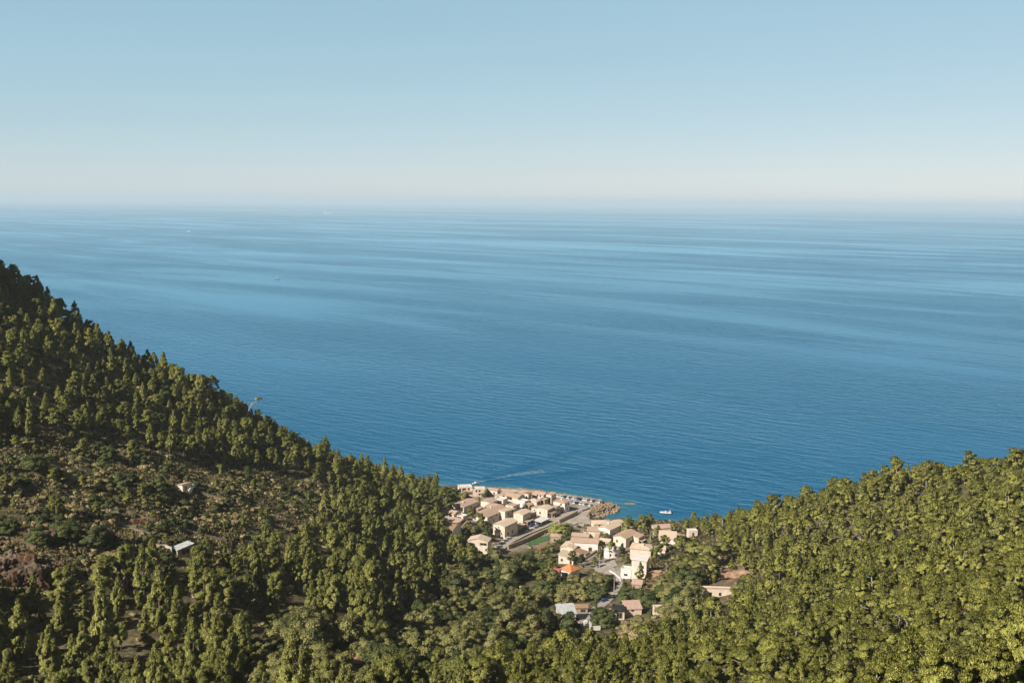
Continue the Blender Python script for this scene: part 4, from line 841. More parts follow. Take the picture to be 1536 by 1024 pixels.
for k, (px, py, s_, zz) in enumerate([(4, 862, (8, 5, 6), 0), (34, 866, (8, 5, 9), -1), (92, 868, (4, 3, 4), 0), (100, 806, (6, 3, 3), 0), (60, 806, (5, 3, 2.6), 0), (496, 960, (6, 3, 2.6), -.4), (523, 992, (5, 2.5, 2), -.4), (610, 944, (4, 2.5, 2.4), -.4),
        (180, 880, (4, 2, 3), 0), (985, 862, (6, 3, 2.0), 0), (1112, 862, (9, 3, 1.6), 0), (208, 783, (3, 2, 1.3), 0), (120, 772, (2.5, 2, 1.2), 0)]):
    g = hit(px, py); o = link('rock_outcrop', rock_mesh(70 + k, 5, .5 if px < 400 else .28, 'rock_outcrop', M['redrock'] if px < 400 else M['earth'], s_)); o.location = (g[0], g[1], g[2] + zz); tag(o, kind='structure')

# trees that stand out in the picture: kind, foot pixel, height, width factor, foliage
FEATURE = [('umb', 318, 610, 18, .5, 'pine_slope'), ('umb', 303, 606, 17, .5, 'pine_slope'), ('umb', 334, 618, 13, .45, 'pine_slope'), ('umb', 292, 690, 13, .8, 'pine_slope'), ('umb', 300, 694, 12, .7, 'pine_slope'),
    ('col', 30, 655, 13, .7, 'pine_slope'), ('col', 45, 660, 12, .7, 'pine_slope'), ('round', 118, 655, 12, .9, 'pine_slope'), ('round', 80, 725, 6, 1, 'pine_bright'), ('round', 125, 735, 6, 1, 'pine_bright'), ('round', 85, 775, 8, .9, 'pine_bright'),
    ('broad', 50, 706, 7, 1.2, 'broad_dark'), ('broad', 185, 735, 8, 1.2, 'broad_dark'), ('broad', 160, 690, 7, 1.2, 'broad_dark'), ('broad', 240, 740, 7, 1.2, 'broad_dark'), ('round', 200, 690, 9, .9, 'pine_slope'), ('broad', 60, 815, 6, 1.3, 'broad_dark'), ('broad', 100, 812, 7, 1.3, 'broad_dark'), ('broad', 140, 820, 7, 1.4, 'broad_dark'), ('broad', 10, 800, 6, 1.3, 'broad_dark'),
    # village left
    ('round', 723, 798, 12, .95, 'pine_slope'), ('round', 732, 806, 10, .9, 'broad_dark'), ('round', 706, 780, 8, .8, 'pine_slope'), ('broad', 705, 806, 8, .9, 'broad'), ('broad', 716, 803, 7, .8, 'broad_dark'), ('round', 692, 838, 13, .9, 'pine_slope'), ('broad', 735, 812, 5, .8, 'broad_dark'),
    ('broad', 684, 748, 8, 1, 'broad_dark'), ('broad', 696, 750, 7, 1, 'broad'), ('broad', 672, 748, 8, 1, 'broad_dark'), ('round', 664, 752, 10, 1, 'pine_slope'), ('round', 672, 768, 10, 1, 'pine_slope'), ('round', 655, 770, 11, 1, 'pine_slope'), ('round', 660, 800, 12, 1, 'pine_slope'), ('round', 670, 822, 12, 1, 'pine_slope'), ('broad', 660, 742, 6, 1.2, 'broad_dark'),
    ('broad', 719, 756, 4, 1, 'broad'), ('broad', 728, 745, 5, 1, 'broad_dark'), ('broad', 736, 757, 3, 1, 'broad'), ('broad', 794, 768, 4, .8, 'broad'), ('broad', 787, 764, 4, .8, 'broad'),
    ('broad', 842, 800, 7, 1.5, 'pine_slope'), ('broad', 852, 803, 5, 1, 'broad_dark'), ('broad', 832, 799, 6, 1.2, 'pine_slope'), ('broad', 866, 804, 4, .8, 'broad_dark'), ('broad', 848, 815, 6, 1, 'broad_dark'), ('broad', 838, 822, 6, 1, 'broad_dark'), ('broad', 825, 828, 6, 1, 'broad'), ('broad', 880, 792, 3, 1, 'broad'),
    # right village
    ('broad', 936, 800, 8, 1, 'pine_slope'), ('round', 942, 795, 9, 1, 'pine_slope'), ('round', 964, 803, 13, .9, 'pine_slope'), ('round', 973, 800, 12, .8, 'pine_slope'), ('broad', 985, 806, 7, .8, 'broad'), ('round', 1010, 800, 7, .8, 'pine_slope'), ('round', 1030, 798, 8, 1, 'pine_slope'), ('round', 1045, 797, 8, 1, 'pine_slope'), ('round', 1062, 806, 8, 1, 'pine_slope'),
    ('umb', 915, 840, 11, .7, 'pine_slope'), ('broad', 907, 812, 6, .9, 'broad'), ('round', 900, 845, 9, .7, 'broad'), ('round', 893, 852, 6, .8, 'broad'), ('broad', 932, 830, 5, .9, 'broad_dark'), ('broad', 975, 815, 4, 1, 'broad'), ('col', 960, 872, 10, .75, 'pine_slope'), ('broad', 938, 845, 6, .8, 'broad'),
    ('round', 985, 842, 11, .9, 'pine_slope'), ('round', 998, 826, 9, 1, 'pine_slope'), ('umb', 1022, 840, 13, .9, 'pine_slope'), ('umb', 1042, 852, 14, 1, 'pine_slope'), ('umb', 1063, 860, 15, 1, 'pine_slope'), ('umb', 1036, 872, 13, 1.0, 'pine_slope'), ('umb', 1060, 876, 14, .95, 'pine_slope'), ('round', 1012, 885, 12, .8, 'pine_slope'), ('round', 1020, 862, 11, .9, 'pine_slope'), ('umb', 1083, 850, 13, .9, 'pine_slope'), ('round', 1117, 858, 10, .8, 'pine_slope'),
    ('round', 858, 847, 8, 1, 'broad'), ('round', 872, 849, 7, .9, 'broad_dark'), ('broad', 834, 890, 5, 1.0, 'broad_dark'), ('broad', 852, 886, 6, 1, 'broad_dark'), ('broad', 862, 880, 7, 1, 'broad'), ('broad', 885, 892, 10, 1.1, 'broad'), ('broad', 902, 888, 9, 1.1, 'broad'), ('broad', 873, 900, 9, 1, 'broad'), ('broad', 912, 880, 7, 1, 'broad_dark'), ('broad', 895, 900, 8, 1, 'broad_dark'),
    ('cyp', 935, 888, 7, .9, 'broad_dark'), ('cyp', 893, 922, 8, 1.1, 'broad_dark'), ('cyp', 882, 950, 6, .7, 'broad_dark'), ('broad', 945, 900, 7, 1.2, 'broad_dark'), ('broad', 966, 903, 7, 1.1, 'broad_dark'), ('broad', 935, 903, 6, 1, 'broad_dark'), ('broad', 908, 940, 8, 1, 'broad_dark'), ('broad', 900, 935, 7, 1, 'broad_dark'), ('broad', 853, 953, 9, 1.2, 'broad_dark'), ('cyp', 826, 950, 8, 1.3, 'broad_dark'), ('broad', 970, 905, 7, 1, 'broad_dark'), ('broad', 978, 915, 6, 1, 'broad_dark'),
    ('broad', 967, 948, 6.5, 1.5, 'broad'), ('broad', 950, 962, 6, 1.6, 'scrub'), ('broad', 940, 946, 5, 1.1, 'scrub')]

# ------------------------------------------------------------------ plants: prototypes
def norm(v): return v / np.maximum(np.linalg.norm(v, axis=-1, keepdims=True), 1e-6)
def cards(rng, cen, nor, size, jit, pn, tint, aspect=1.7, up=None):
    """One small quad per spray, roughly facing its normal."""
    n = len(cen)
    if up is None: d = norm(nor + rng.normal(0, jit, (n, 3))); a = norm(np.cross(d, rng.normal(0, 1, (n, 3)))); b = np.cross(d, a)
    else:                                           # shoots: the long axis follows the spray outward and up
        a = norm(nor * .6 + np.array([0, 0, up]) + rng.normal(0, .4, (n, 3))); d = norm(nor + rng.normal(0, jit, (n, 3))); b = norm(np.cross(d, a))
    s = size * rng.uniform(.6, 1.3, (n, 1)); A = a * s * .5 * aspect ** .5; B = b * s * .5 / aspect ** .5
    k = rng.uniform(-.35, .35, (n, 1))
    V = np.stack([cen - A - B * (1 + k), cen + A - B * (1 - k), cen + A + B * (1 + k), cen - A + B * (1 - k)], 1).reshape(-1, 3)
    return V, np.repeat(norm(pn), 4, 0), np.repeat(tint, 4)
def puff_crown(rng, P, rad, crown_c, n_cards, size, flat=.8, jit=.45, droop=.35, aspect=1.7, up=None):
    """Sprays spread over puffs P (centres) of radius rad; gaps stay between the puffs."""
    w = rad ** 2; k = rng.choice(len(P), n_cards, p=w / w.sum())
    u = norm(rng.normal(0, 1, (n_cards, 3))); u[:, 2] = np.where(u[:, 2] < -droop, -u[:, 2] * .6, u[:, 2]); u = norm(u)
    rr = rad[k][:, None] * rng.uniform(.62, 1.08, (n_cards, 1))
    cen = P[k] + u * rr * np.array([1, 1, flat])
    out = norm(P - crown_c); pn = u * .5 + out[k] * .85 + np.array([0, 0, .12]) + rng.normal(0, .28, (n_cards, 3))
    tp = rng.rand(len(P)); tint = tp[k] * .55 + rng.rand(n_cards) * .45
    return cards(rng, cen, u, size, jit, pn, tint, aspect, up)
def col_pine(rng, q):
    H = 11.5; n = 84; t = rng.rand(n) ** .85
    prof = (np.clip(t / .2, .45, 1) * (1 - t ** rng.uniform(1.2, 2.2)) + .06) * rng.uniform(2.1, 3.2)
    lob = rng.uniform(0, 6.28); a = rng.uniform(0, 6.28, n)
    r = prof * np.sqrt(rng.uniform(.25, 1, n)) * (1 + .25 * np.cos(2 * a + lob) + .2 * np.cos(3 * a - lob))
    P = np.stack([r * np.cos(a), r * np.sin(a), 1.6 + t * (H - 2.2)], 1); P[:3] = [[0, 0, H - .8], [.2, 0, H - 1.7], [-.3, .2, H - 2.6]]
    rad = rng.uniform(.45, .85, n) * (1.25 - .8 * t)
    return P, rad, np.array([0, 0, 4.5]), H
def round_pine(rng, q):
    """Limbs at uneven heights, each carrying a spray of puffs; gaps between them show bark and shade."""
    H = 10.5; nl = rng.randint(12, 17); P, rad, limbs = [], [], []; wide = rng.uniform(2.7, 3.7); a0 = rng.uniform(0, 6.28); off = rng.normal(0, .35, 2)
    for i in range(nl):
        t = i / (nl - 1); z0 = 2.6 + 6.3 * t; a = a0 + i * 2.4 + rng.normal(0, .35); L = wide * (1 - .72 * max(0, t - .3) ** 1.1) * rng.uniform(.65, 1.12)
        e = np.array([off[0] * t + L * math.cos(a), off[1] * t + L * math.sin(a), z0 + L * rng.uniform(.15, .6)]); s0 = np.array([off[0] * t, off[1] * t, z0]); limbs.append((s0, e))
        for j in range(rng.randint(5, 9)):
            f = rng.uniform(.4, 1.08); P.append(s0 * (1 - f) + e * f + rng.normal(0, .42, 3) * [1, 1, .7]); rad.append(rng.uniform(.42, .82))
    for j in range(8): P.append(np.array([off[0], off[1], rng.uniform(8.2, 10)]) + rng.normal(0, .55, 3) * [1, 1, .6]); rad.append(rng.uniform(.45, .75))
    round_pine.limbs = limbs
    return np.array(P), np.array(rad), np.array([off[0] * .5, off[1] * .5, 4.8]), H
def umb_pine(rng, q):
    H = 11; n = 56; a = rng.uniform(0, 6.28, n); r = np.sqrt(rng.rand(n)) * 4.2; lob = rng.uniform(0, 6.28)
    r *= 1 + .25 * np.cos(3 * a + lob)
    P = np.stack([r * np.cos(a), r * np.sin(a), 9.8 - (r / 4.2) ** 2 * 1.8 + rng.uniform(-1.2, .5, n)], 1)
    return P, rng.uniform(.6, 1.05, n), np.array([0, 0, 6.]), H
def broad(rng, q):
    H = 7; n = 60; u = norm(rng.normal(0, 1, (n, 3))); u[:, 2] = np.abs(u[:, 2])
    lob = rng.uniform(0, 6.28); a = np.arctan2(u[:, 1], u[:, 0]); s = (1 + .2 * np.cos(2 * a + lob) + .15 * np.cos(4 * a - lob)) * rng.uniform(.7, 1.02, n)
    P = u * s[:, None] * np.array([3.6, 3.6, 4.6]) + np.array([0, 0, 1.2])
    return P, rng.uniform(.6, 1.1, n), np.array([0, 0, 1.]), H
def shrub_(rng, q):
    n = 11; u = norm(rng.normal(0, 1, (n, 3))); u[:, 2] = np.abs(u[:, 2])
    P = u * rng.uniform(.5, 1.05, (n, 1)) * np.array([1.2, 1.2, 1.0]) + np.array([0, 0, .25])
    return P, rng.uniform(.4, .75, n), np.array([0, 0, 0.]), 2
def cyp(rng, q):
    n = 30; t = rng.rand(n); a = rng.uniform(0, 6.28, n); r = .55 * (1 - t ** 2)
    return np.stack([r * np.cos(a), r * np.sin(a), .8 + t * 7.5], 1), .75 - .4 * t, np.array([0, 0, 3.]), 9
KIND = {'col': (col_pine, 15000, 5600, 2000, 24000), 'round': (round_pine, 20000, 6400, 2200, 36000), 'umb': (umb_pine, 12000, 4500, 1700, 22000), 'broad': (broad, 13000, 5000, 1900, 18000),
        'shrub': (shrub_, 900, 380, 170, 1400), 'cyp': (cyp, 1500, 600, 300, 1500)}
CSZ = {'col': (.19, .29, .46, .155), 'round': (.175, .28, .45, .13), 'umb': (.2, .31, .48, .16), 'broad': (.18, .28, .44, .15), 'shrub': (.18, .27, .40, .14), 'cyp': (.3, .45, .6, .3)}
def trunk_geo(rng, kind, P, var=0):
    b = MB()
    if kind in ('col', 'cyp'):
        H = P[:, 2].max(); b.tube([(0, 0, -1), (.1, 0, H * .4), (0, .1, H * .92)], [.22, .16, .05], 6)
        if kind == 'col':
            for k in rng.choice(len(P), 9): b.tube([(0, 0, max(P[k, 2] - .8, .6)), tuple(P[k])], [.06, .02], 4)
    elif kind == 'round':
        L = LIMBS[var]; top = L[-1][0]
        b.tube([(0, 0, -1), (0, 0, 2.4), tuple(L[len(L) // 2][0]), tuple(top)], [.30, .26, .19, .06], 7)
        for s0, e in L:
            mid = s0 * .5 + e * .5 + rng.normal(0, .12, 3); b.tube([tuple(s0), tuple(mid), tuple(e)], [.11, .08, .03], 5)
            for j in range(3): b.tube([tuple(mid), tuple(e + rng.normal(0, .6, 3))], [.05, .02], 4)
    elif kind == 'umb':
        lean = rng.uniform(-.7, .7, 2); zf = 4.0 if kind == 'round' else 6.5
        b.tube([(0, 0, -1), (lean[0] * .3, lean[1] * .3, zf * .5), (lean[0], lean[1], zf), (lean[0] * 1.2, lean[1] * 1.2, P[:, 2].max() * .9)], [.30, .25, .2, .06], 6)
        for k in rng.choice(len(P), 22, replace=False):
            p = P[k] * np.array([1.08, 1.08, 1.0]); z0 = zf * rng.uniform(.75, 1.15); mid = (np.array([lean[0], lean[1], z0]) * .5 + p * .5) - np.array([0, 0, .25])
            b.tube([(lean[0], lean[1], z0), tuple(mid), tuple(p)], [.13, .09, .035], 4)
    else:
        b.tube([(0, 0, -1), (.1, 0, 1.2), (0, .1, 2.4)], [.28, .22, .16], 6)
        for k in rng.choice(len(P), 7): b.tube([(0, .1, 1.6), tuple(P[k] * .9)], [.12, .03], 4)
    return b
PROTO = {}; LIMBS = {}
def proto_arrays(kind, var, lod):
    key = (kind, var, lod)
    if key not in PROTO:
        rng = np.random.RandomState(sum(map(ord, kind)) * 131 + var * 17)
        fn, *N = KIND[kind]; P, rad, cc, H = fn(rng, True)
        if kind == 'round': LIMBS[var] = round_pine.limbs
        PROTO[key] = puff_crown(rng, P, rad, cc, N[lod], CSZ[kind][lod], flat=.8 if kind != 'umb' else .55, jit=.45, aspect=3.2 if kind in ('col', 'round', 'umb') else 1.6, up={'col': 1.1, 'round': .85, 'umb': .45}.get(kind)) + (P,)
    return PROTO[key]
MESHES = {}
def proto_mesh(kind, var, lod, m, bark):
    key = (kind, var, lod, m.name)
    if key not in MESHES:
        V, N, T, P = proto_arrays(kind, var, lod)
        cm = np_mesh('crown', V, np.arange(len(V)).reshape(-1, 4), m, attrs={'pn': ('FLOAT_VECTOR', N), 'tint': ('FLOAT', T)})
        tm = trunk_geo(np.random.RandomState(var + 5), kind, P, var).mesh('trunk', bark, True) if kind != 'shrub' else None
        MESHES[key] = (cm, tm)
    return MESHES[key]

# ------------------------------------------------------------------ plants: where they grow
rng = np.random.RandomState(7)
VALLEY = [(340, 1040), (390, 965), (440, 925), (510, 930), (555, 965), (600, 930), (650, 880), (700, 842), (745, 832), (815, 822), (840, 870), (930, 850), (1010, 868), (1110, 862),
          (1120, 895), (1010, 930), (975, 955), (830, 968), (690, 990), (600, 1040)]
OPEN = [[(478, 935), (515, 940), (520, 965), (565, 985), (545, 1005), (500, 1000), (478, 965)], [(598, 925), (622, 925), (622, 952), (598, 952)],
        [(1080, 840), (1140, 852), (1140, 872), (1085, 872)], [(0, 805), (105, 805), (105, 862), (0, 866)], [(725, 820), (840, 800), (850, 822), (760, 838)]]
NOVIL = [(655, 715), (940, 715), (1050, 790), (1090, 800), (1085, 850), (1000, 870), (950, 880), (905, 935), (830, 930), (860, 880), (825, 832), (800, 822), (740, 836), (690, 828), (655, 800)]
def scatter(n, spacing, box=(-560, 470, 60, 720)):
    """Poisson-like points over the land that the picture (and a step to its side) can see."""
    xy = np.stack([rng.uniform(box[0], box[1], n), rng.uniform(box[2], box[3], n)], 1)
    z = ground(xy[:, 0], xy[:, 1]); px, py, dp = proj(np.column_stack([xy, z + 4]))
    ok = (px > -260) & (px < 1800) & (py < 1230) & (z > 2.2) & inside(COAST, xy[:, 0], xy[:, 1])
    xy, z, px, py, dp = xy[ok], z[ok], px[ok], py[ok], dp[ok]
    cell = {}; keep = []
    for i in range(len(xy)):
        s = spacing(px[i], py[i]); gx_, gy_ = int(xy[i, 0] // 9), int(xy[i, 1] // 9); good = True
        for a in (-1, 0, 1):
            for b_ in (-1, 0, 1):
                for j in cell.get((gx_ + a, gy_ + b_), ()):
                    if (xy[i, 0] - xy[j, 0]) ** 2 + (xy[i, 1] - xy[j, 1]) ** 2 < s * s: good = False; break
                if not good: break
            if not good: break
        if good: keep.append(i); cell.setdefault((gx_, gy_), []).append(i)
    return xy[keep], z[keep], px[keep], py[keep], dp[keep]
def seen(P):
    """True where the ground does not hide the point from the camera."""
    ok = np.ones(len(P), bool)
    for t in np.linspace(.25, .985, 90):
        q_ = np.array([0, 0, HC]) * (1 - t) + P * t
        ok &= q_[:, 2] > ground(q_[:, 0], q_[:, 1])
    return ok
def ring(x, y):                                     # no plant inside a house, on a road, in a field
    bad = np.zeros(len(x), bool)
    for P_ in EXCL: bad |= inside(P_, x, y)
    return bad
def poly_mask(polys, px, py):
    o = np.zeros(len(px), bool)
    for q_ in polys: o |= inside(q_, px, py)
    return o
PLANTS = []                                         # kind, x, y, z, scale xy, scale z, material, zone
# trees
xy, z, px, py, dp = scatter(90000, lambda a, b: 4.25 if a < 720 else 4.2)
P3 = np.column_stack([xy, z]); vis = seen(P3 + [0, 0, 11])
fro = poly_mask(FRONT, xy[:, 0], xy[:, 1])
in_scr = inside(SCRUB, px, py); in_val = inside(VALLEY, px, py); in_open = poly_mask(OPEN, px, py) | inside(NOVIL, px, py) | inside([(822, 894), (1000, 890), (1008, 930), (962, 962), (822, 966)], px, py) | inside([(1040, 872), (1110, 872), (1110, 905), (1040, 905)], px, py) | ring(xy[:, 0], xy[:, 1]) | fro
for i in range(len(xy)):
    if not vis[i] or in_open[i] or dp[i] < np.interp(px[i], [820, 1000, 1150, 1300, 1450], [196, 190, 165, 112, 84]): continue
    x, y = xy[i]; r = rng.rand(); s = float(np.clip(rng.lognormal(-.20, .24), .45, 1.3)); sz = s * rng.uniform(.82, 1.15)
    if in_scr[i]:
        if r < .16: PLANTS.append(('broad', x, y, z[i], s * .6, sz * .5, 'broad_dark', 'scrub'))
        elif r < .22: PLANTS.append(('round', x, y, z[i], s * .5, sz * .5, 'pine_slope', 'scrub'))
        elif r < .25: PLANTS.append(('col', x, y, z[i], s * .5, sz * .5, 'pine_slope', 'scrub'))
    elif in_val[i]:
        if rng.rand() < .42: continue
        s *= 1.2; sz *= 1.2
        if r < .12: PLANTS.append(('round', x, y, z[i], s * .8, sz * .75, 'pine_slope', 'valley'))
        elif r < .40: PLANTS.append(('broad', x, y, z[i], s * 1.15, sz, 'broad_dark', 'valley'))
        elif r < .96: PLANTS.append(('broad', x, y, z[i], s * 1.25, sz * 1.15, 'broad', 'valley'))
    elif px[i] < 720:
        far = py[i] < 640
        if rng.rand() < .10: continue
        if py[i] > 835 and px[i] < 620:                 # older, taller stand low on the slope
            if rng.rand() < .38: continue
            s *= 1.28; sz *= 1.42; r *= .75
        if r < (.55 if px[i] < 300 else .33): PLANTS.append(('col', x, y, z[i], s * .88, sz * (.95 if far else 1.08), 'pine_slope', 'left'))
        elif r < .93: PLANTS.append(('round', x, y, z[i], s * .82, sz * .92, 'pine_slope', 'left'))
        else: PLANTS.append(('broad', x, y, z[i], s * .9, sz * .8, 'broad_dark', 'left'))
    else:
        if rng.rand() < .06: continue
        k_ = float(np.interp(px[i], [990, 1085, 1130], [.45, .6, 1])) if py[i] < 815 else 1.0; s *= k_; sz *= k_
        if r < (.50 if py[i] > 790 else .15): PLANTS.append(('col', x, y, z[i], s * .88, sz * .92, 'pine_bright' if rng.rand() < .85 else 'pine_slope', 'right'))
        elif r < .84: PLANTS.append(('round', x, y, z[i], s * .9, sz * .95, 'pine_bright' if rng.rand() < .8 else 'pine_slope', 'right'))
        elif r < .94: PLANTS.append(('umb', x, y, z[i], s * .75, sz * .9, 'pine_bright', 'right'))
        else: PLANTS.append(('broad', x, y, z[i], s * .8, sz * .8, 'broad', 'right'))
# scrub between
A_ = scatter(40000, lambda a, b: 4.0); B_ = scatter(60000, lambda a, b: 1.9, (-330, -60, 270, 500))
ka = ~inside(SCRUB, A_[2], A_[3]); kb = inside(SCRUB, B_[2], B_[3])
xy, z, px, py, dp = [np.concatenate([a[ka], b[kb]]) for a, b in zip(A_, B_)]
P3 = np.column_stack([xy, z]); vis = seen(P3 + [0, 0, 2.5]); in_scr = inside(SCRUB, px, py); in_open = poly_mask(OPEN, px, py); bad = ring(xy[:, 0], xy[:, 1]); nov = inside(NOVIL, px, py)
for i in range(len(xy)):
    if not vis[i] or bad[i] or (in_open[i] and rng.rand() < .8) or (nov[i] and rng.rand() < .3): continue
    if in_scr[i] and (vnoise(np.array([xy[i, 0]]), np.array([xy[i, 1]]), 11, 31)[0] < -.12 or rng.rand() < .1): continue
    s = rng.uniform(.45, 1.15) * (1.5 if in_scr[i] and rng.rand() < .12 else 1)
    PLANTS.append(('shrub', xy[i, 0], xy[i, 1], z[i], s, s * rng.uniform(.7, 1.1), 'broad_dark' if rng.rand() < (.42 if in_scr[i] else .3) else 'scrub', 'scrub' if in_scr[i] else 'under'))
for (kd, a, b_, h, w_, mt) in FEATURE:              # trees that stand out in the picture: foot pixel, height, width factor
    g = hit(a, b_); f = h / {'col': 11.5, 'round': 10.5, 'umb': 11, 'broad': 7, 'shrub': 2, 'cyp': 9}[kd]
    PLANTS.append((kd, g[0], g[1], g[2] - .1, f * w_, f, mt, 'feature'))
lr = np.random.RandomState(3); lp = np.array([[4.6, 0, 8.4], [5.3, .2, 8.5], [4.0, -.2, 8.5]]); V, N, T = puff_crown(lr, lp, np.array([.7, .5, .5]), lp.mean(0), 500, .25, .5)
link('crown', np_mesh('crown', V, np.arange(len(V)).reshape(-1, 4), M['pine_slope'], attrs={'pn': ('FLOAT_VECTOR', N), 'tint': ('FLOAT', T)}), LEAN)
BASEH = {'col': 11.5, 'round': 10.5, 'umb': 11, 'broad': 7, 'shrub': 2, 'cyp': 9}
pa = np.array([(q_[1], q_[2], q_[3] + .6 * BASEH[q_[0]] * q_[5]) for q_ in PLANTS]); ppx, ppy, pdp = proj(pa)
size = np.array([q_[5] * BASEH[q_[0]] for q_ in PLANTS]) / pdp
onpic = (ppx > 0) & (ppx < W0) & (ppy > 0) & (ppy < H0)
def fam(q_): return 'shrub' if q_[0] == 'shrub' else ('broad' if q_[0] == 'broad' else ('cyp' if q_[0] == 'cyp' else 'pine'))
fams = np.array([fam(q_) for q_ in PLANTS]); feat = np.array([q_[7] == 'feature' for q_ in PLANTS])
solo = set()
for f_, cap in (('pine', 300), ('broad', 300), ('shrub', 300), ('cyp', 9)):
    c = np.nonzero((fams == f_) & onpic)[0]; c = c[np.argsort(-size[c] - feat[c] * 10)]
    solo |= set(c[:cap].tolist())
NAMES = {'pine': ('pine_tree', 'pine tree'), 'broad': ('broadleaf_tree', 'tree'), 'shrub': ('shrub', 'shrub'), 'cyp': ('cypress_tree', 'cypress')}
def words(q_, i):
    """What tells this plant's sort apart in the picture."""
    a, b_ = ppx[i], ppy[i]; kd, mt, zn = q_[0], q_[6], q_[7]
    where = ('on the near right-hand hillside' if a > 1080 and b_ > 800 else 'on the far ridge of the right-hand hill' if a > 1040 else 'in the foreground of the valley bottom' if b_ > 930 and a > 560 else
             'on the lower left slope in the foreground' if a < 560 and b_ > 850 else 'on the open scrub slope at left' if zn == 'scrub' else 'on the high left ridge' if a < 560 else 'among the houses of the village' if 650 < a < 1100 and b_ < 900 else 'in the wooded valley behind the village')
    look = {'col': 'tall narrow olive green pine', 'round': 'rounded yellow green pine' if mt == 'pine_bright' else 'rounded olive green pine', 'umb': 'flat topped umbrella pine with bare trunk',
            'broad': 'dark green leafy tree' if mt == 'broad_dark' else 'grey green domed leafy tree', 'shrub': 'dark green low shrub' if mt == 'broad_dark' else 'pale dry looking low shrub', 'cyp': 'slim dark column cypress'}[kd]
    return look + ' ' + where, {'pine': 'pines ', 'broad': 'leafy trees ', 'shrub': 'shrubs ', 'cyp': 'cypresses '}[fams[i]] + where
BULK = {}
nsolo = 0
for i, q_ in enumerate(PLANTS):
    kd, x, y, zz, sx_, sz_, mt, zn = q_; var = i % 9; rz = rng.uniform(0, 6.28)
    if i in solo:
        lab, grp = words(q_, i); nm, ct = NAMES[fams[i]]
        lod = 3 if pdp[i] < 250 and kd != 'shrub' else 0
        bark = M['bark_pale'] if mt == 'pine_bright' else M['bark']
        cm_, tm_ = proto_mesh(kd, var, lod, M[mt], bark)
        if tm_ is None:
            o = link(nm, cm_); o.location = (x, y, zz); o.rotation_euler = (0, 0, rz); o.scale = (sx_, sx_, sz_)
        else:
            o = empty(nm, (x, y, zz), rz); o.scale = (sx_, sx_, sz_)
            link('trunk', tm_, o); link('crown', cm_, o)
        tag(o, lab, ct, grp)
    else:
        key = fams[i] if fams[i] != 'cyp' else 'broad'
        lod = 0 if pdp[i] < 300 else 1; var = i % 6
        BULK.setdefault(key, {}).setdefault((kd, var, lod, mt), []).append((x, y, zz, rz, sx_, sz_))
# dry grass and low tufts on the open ground
A_ = [rng.uniform(-330, -60, 60000), rng.uniform(270, 500, 60000)]; B_ = [rng.uniform(-40, 170, 30000), rng.uniform(380, 640, 30000)]
gx_ = np.concatenate([A_[0], B_[0]]); gy_ = np.concatenate([A_[1], B_[1]]); gz_ = ground(gx_, gy_); tx, ty, td = proj(np.stack([gx_, gy_, gz_ + 2], -1))
ok = (inside(SCRUB, tx, ty) | (inside(NOVIL, tx, ty) & (tx > 945))) & (gz_ > 3) & ~ring(gx_, gy_) & (rng.rand(len(gx_)) < .25 + .75 * (vnoise(gx_, gy_, 6, 41) > -.08)); gx_, gy_, gz_ = gx_[ok], gy_[ok], gz_[ok]
k_ = 9; ce = np.repeat(np.stack([gx_, gy_, gz_], -1), k_, 0) + rng.normal(0, .32, (len(gx_) * k_, 3)) * [1, 1, .3] + [0, 0, .25]
no = norm(rng.normal(0, .6, ce.shape) + [0, 0, .6]); V, N, T = cards(rng, ce, no, .5, .4, no + [0, 0, .6], np.repeat(rng.rand(len(gx_)), k_) + rng.rand(len(ce)) * .5, 2.0, 1.2)
gm = M['scrub'].copy(); gm.name = 'dry_tufts'
for nd in gm.node_tree.nodes:
    if nd.type == 'MATH': nd.inputs[1].default_value = 0.0
tag(link('dry_grass', np_mesh('dry_grass', V, np.arange(len(V)).reshape(-1, 4), gm, attrs={'pn': ('FLOAT_VECTOR', N), 'tint': ('FLOAT', T)})), kind='stuff'); print('TUFTS', len(gx_))
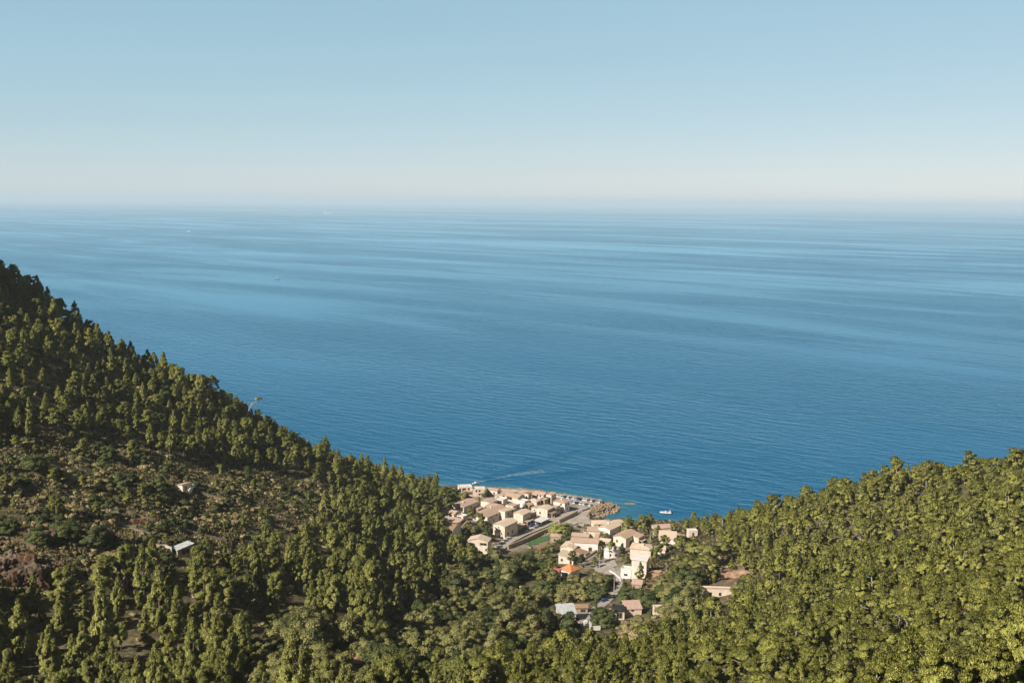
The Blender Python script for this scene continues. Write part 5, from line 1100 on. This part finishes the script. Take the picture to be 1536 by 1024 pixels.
for key, d in BULK.items():                         # the rest of each sort: one object that plants the same trees on points
    pts = np.array([t for L in d.values() for t in L]); idx = np.concatenate([np.full(len(L), k) for k, L in enumerate(d.values())])
    me = bpy.data.meshes.new('points'); me.vertices.add(len(pts)); me.vertices.foreach_set('co', pts[:, :3].astype(np.float32).ravel())
    at = me.attributes.new('sort', 'INT', 'POINT'); at.data.foreach_set('value', idx.astype(np.int32))
    for nm_, arr in (('turn', np.stack([0 * pts[:, 3], 0 * pts[:, 3], pts[:, 3]], -1)), ('size', pts[:, [4, 4, 5]])):
        at = me.attributes.new(nm_, 'FLOAT_VECTOR', 'POINT'); at.data.foreach_set('vector', arr.astype(np.float32).ravel())
    ng = bpy.data.node_groups.new('planting', 'GeometryNodeTree'); gn, gl_ = ng.nodes, ng.links
    ng.interface.new_socket('Geometry', in_out='INPUT', socket_type='NodeSocketGeometry'); ng.interface.new_socket('Geometry', in_out='OUTPUT', socket_type='NodeSocketGeometry')
    gi, go, jo = gn.new('NodeGroupInput'), gn.new('NodeGroupOutput'), gn.new('GeometryNodeJoinGeometry')
    def named(nm_, ty):
        q = gn.new('GeometryNodeInputNamedAttribute'); q.data_type = ty; q.inputs['Name'].default_value = nm_; return q.outputs['Attribute']
    so, tu, si = named('sort', 'INT'), named('turn', 'FLOAT_VECTOR'), named('size', 'FLOAT_VECTOR')
    for k, (kd, var, lod, mt) in enumerate(d):
        meshes = [q for q in proto_mesh(kd, var, lod, M[mt], M['bark_pale'] if mt == 'pine_bright' else M['bark']) if q]
        pj = gn.new('GeometryNodeJoinGeometry')
        for q in meshes:
            oi = gn.new('GeometryNodeObjectInfo'); oi.inputs['Object'].default_value = bpy.data.objects.new(q.name, q); gl_.new(oi.outputs['Geometry'], pj.inputs[0])
        cmp_ = gn.new('FunctionNodeCompare'); cmp_.data_type = 'INT'; cmp_.operation = 'EQUAL'; gl_.new(so, cmp_.inputs[2]); cmp_.inputs[3].default_value = k
        ip = gn.new('GeometryNodeInstanceOnPoints'); gl_.new(gi.outputs[0], ip.inputs['Points']); gl_.new(cmp_.outputs[0], ip.inputs['Selection']); gl_.new(pj.outputs[0], ip.inputs['Instance'])
        e2r = gn.new('FunctionNodeEulerToRotation'); gl_.new(tu, e2r.inputs[0]); gl_.new(e2r.outputs[0], ip.inputs['Rotation']); gl_.new(si, ip.inputs['Scale'])
        gl_.new(ip.outputs[0], jo.inputs[0])
    gl_.new(jo.outputs[0], go.inputs[0])
    o = link({'pine': 'pine_forest', 'broad': 'valley_woodland', 'shrub': 'undergrowth'}[key], me)
    md = o.modifiers.new('planting', 'NODES'); md.node_group = ng; tag(o, kind='stuff'); print('MASS', key, len(pts), len(d))
print('PLANTS', len(PLANTS), 'solo', len(solo), {f_: int((fams == f_).sum()) for f_ in set(fams)})
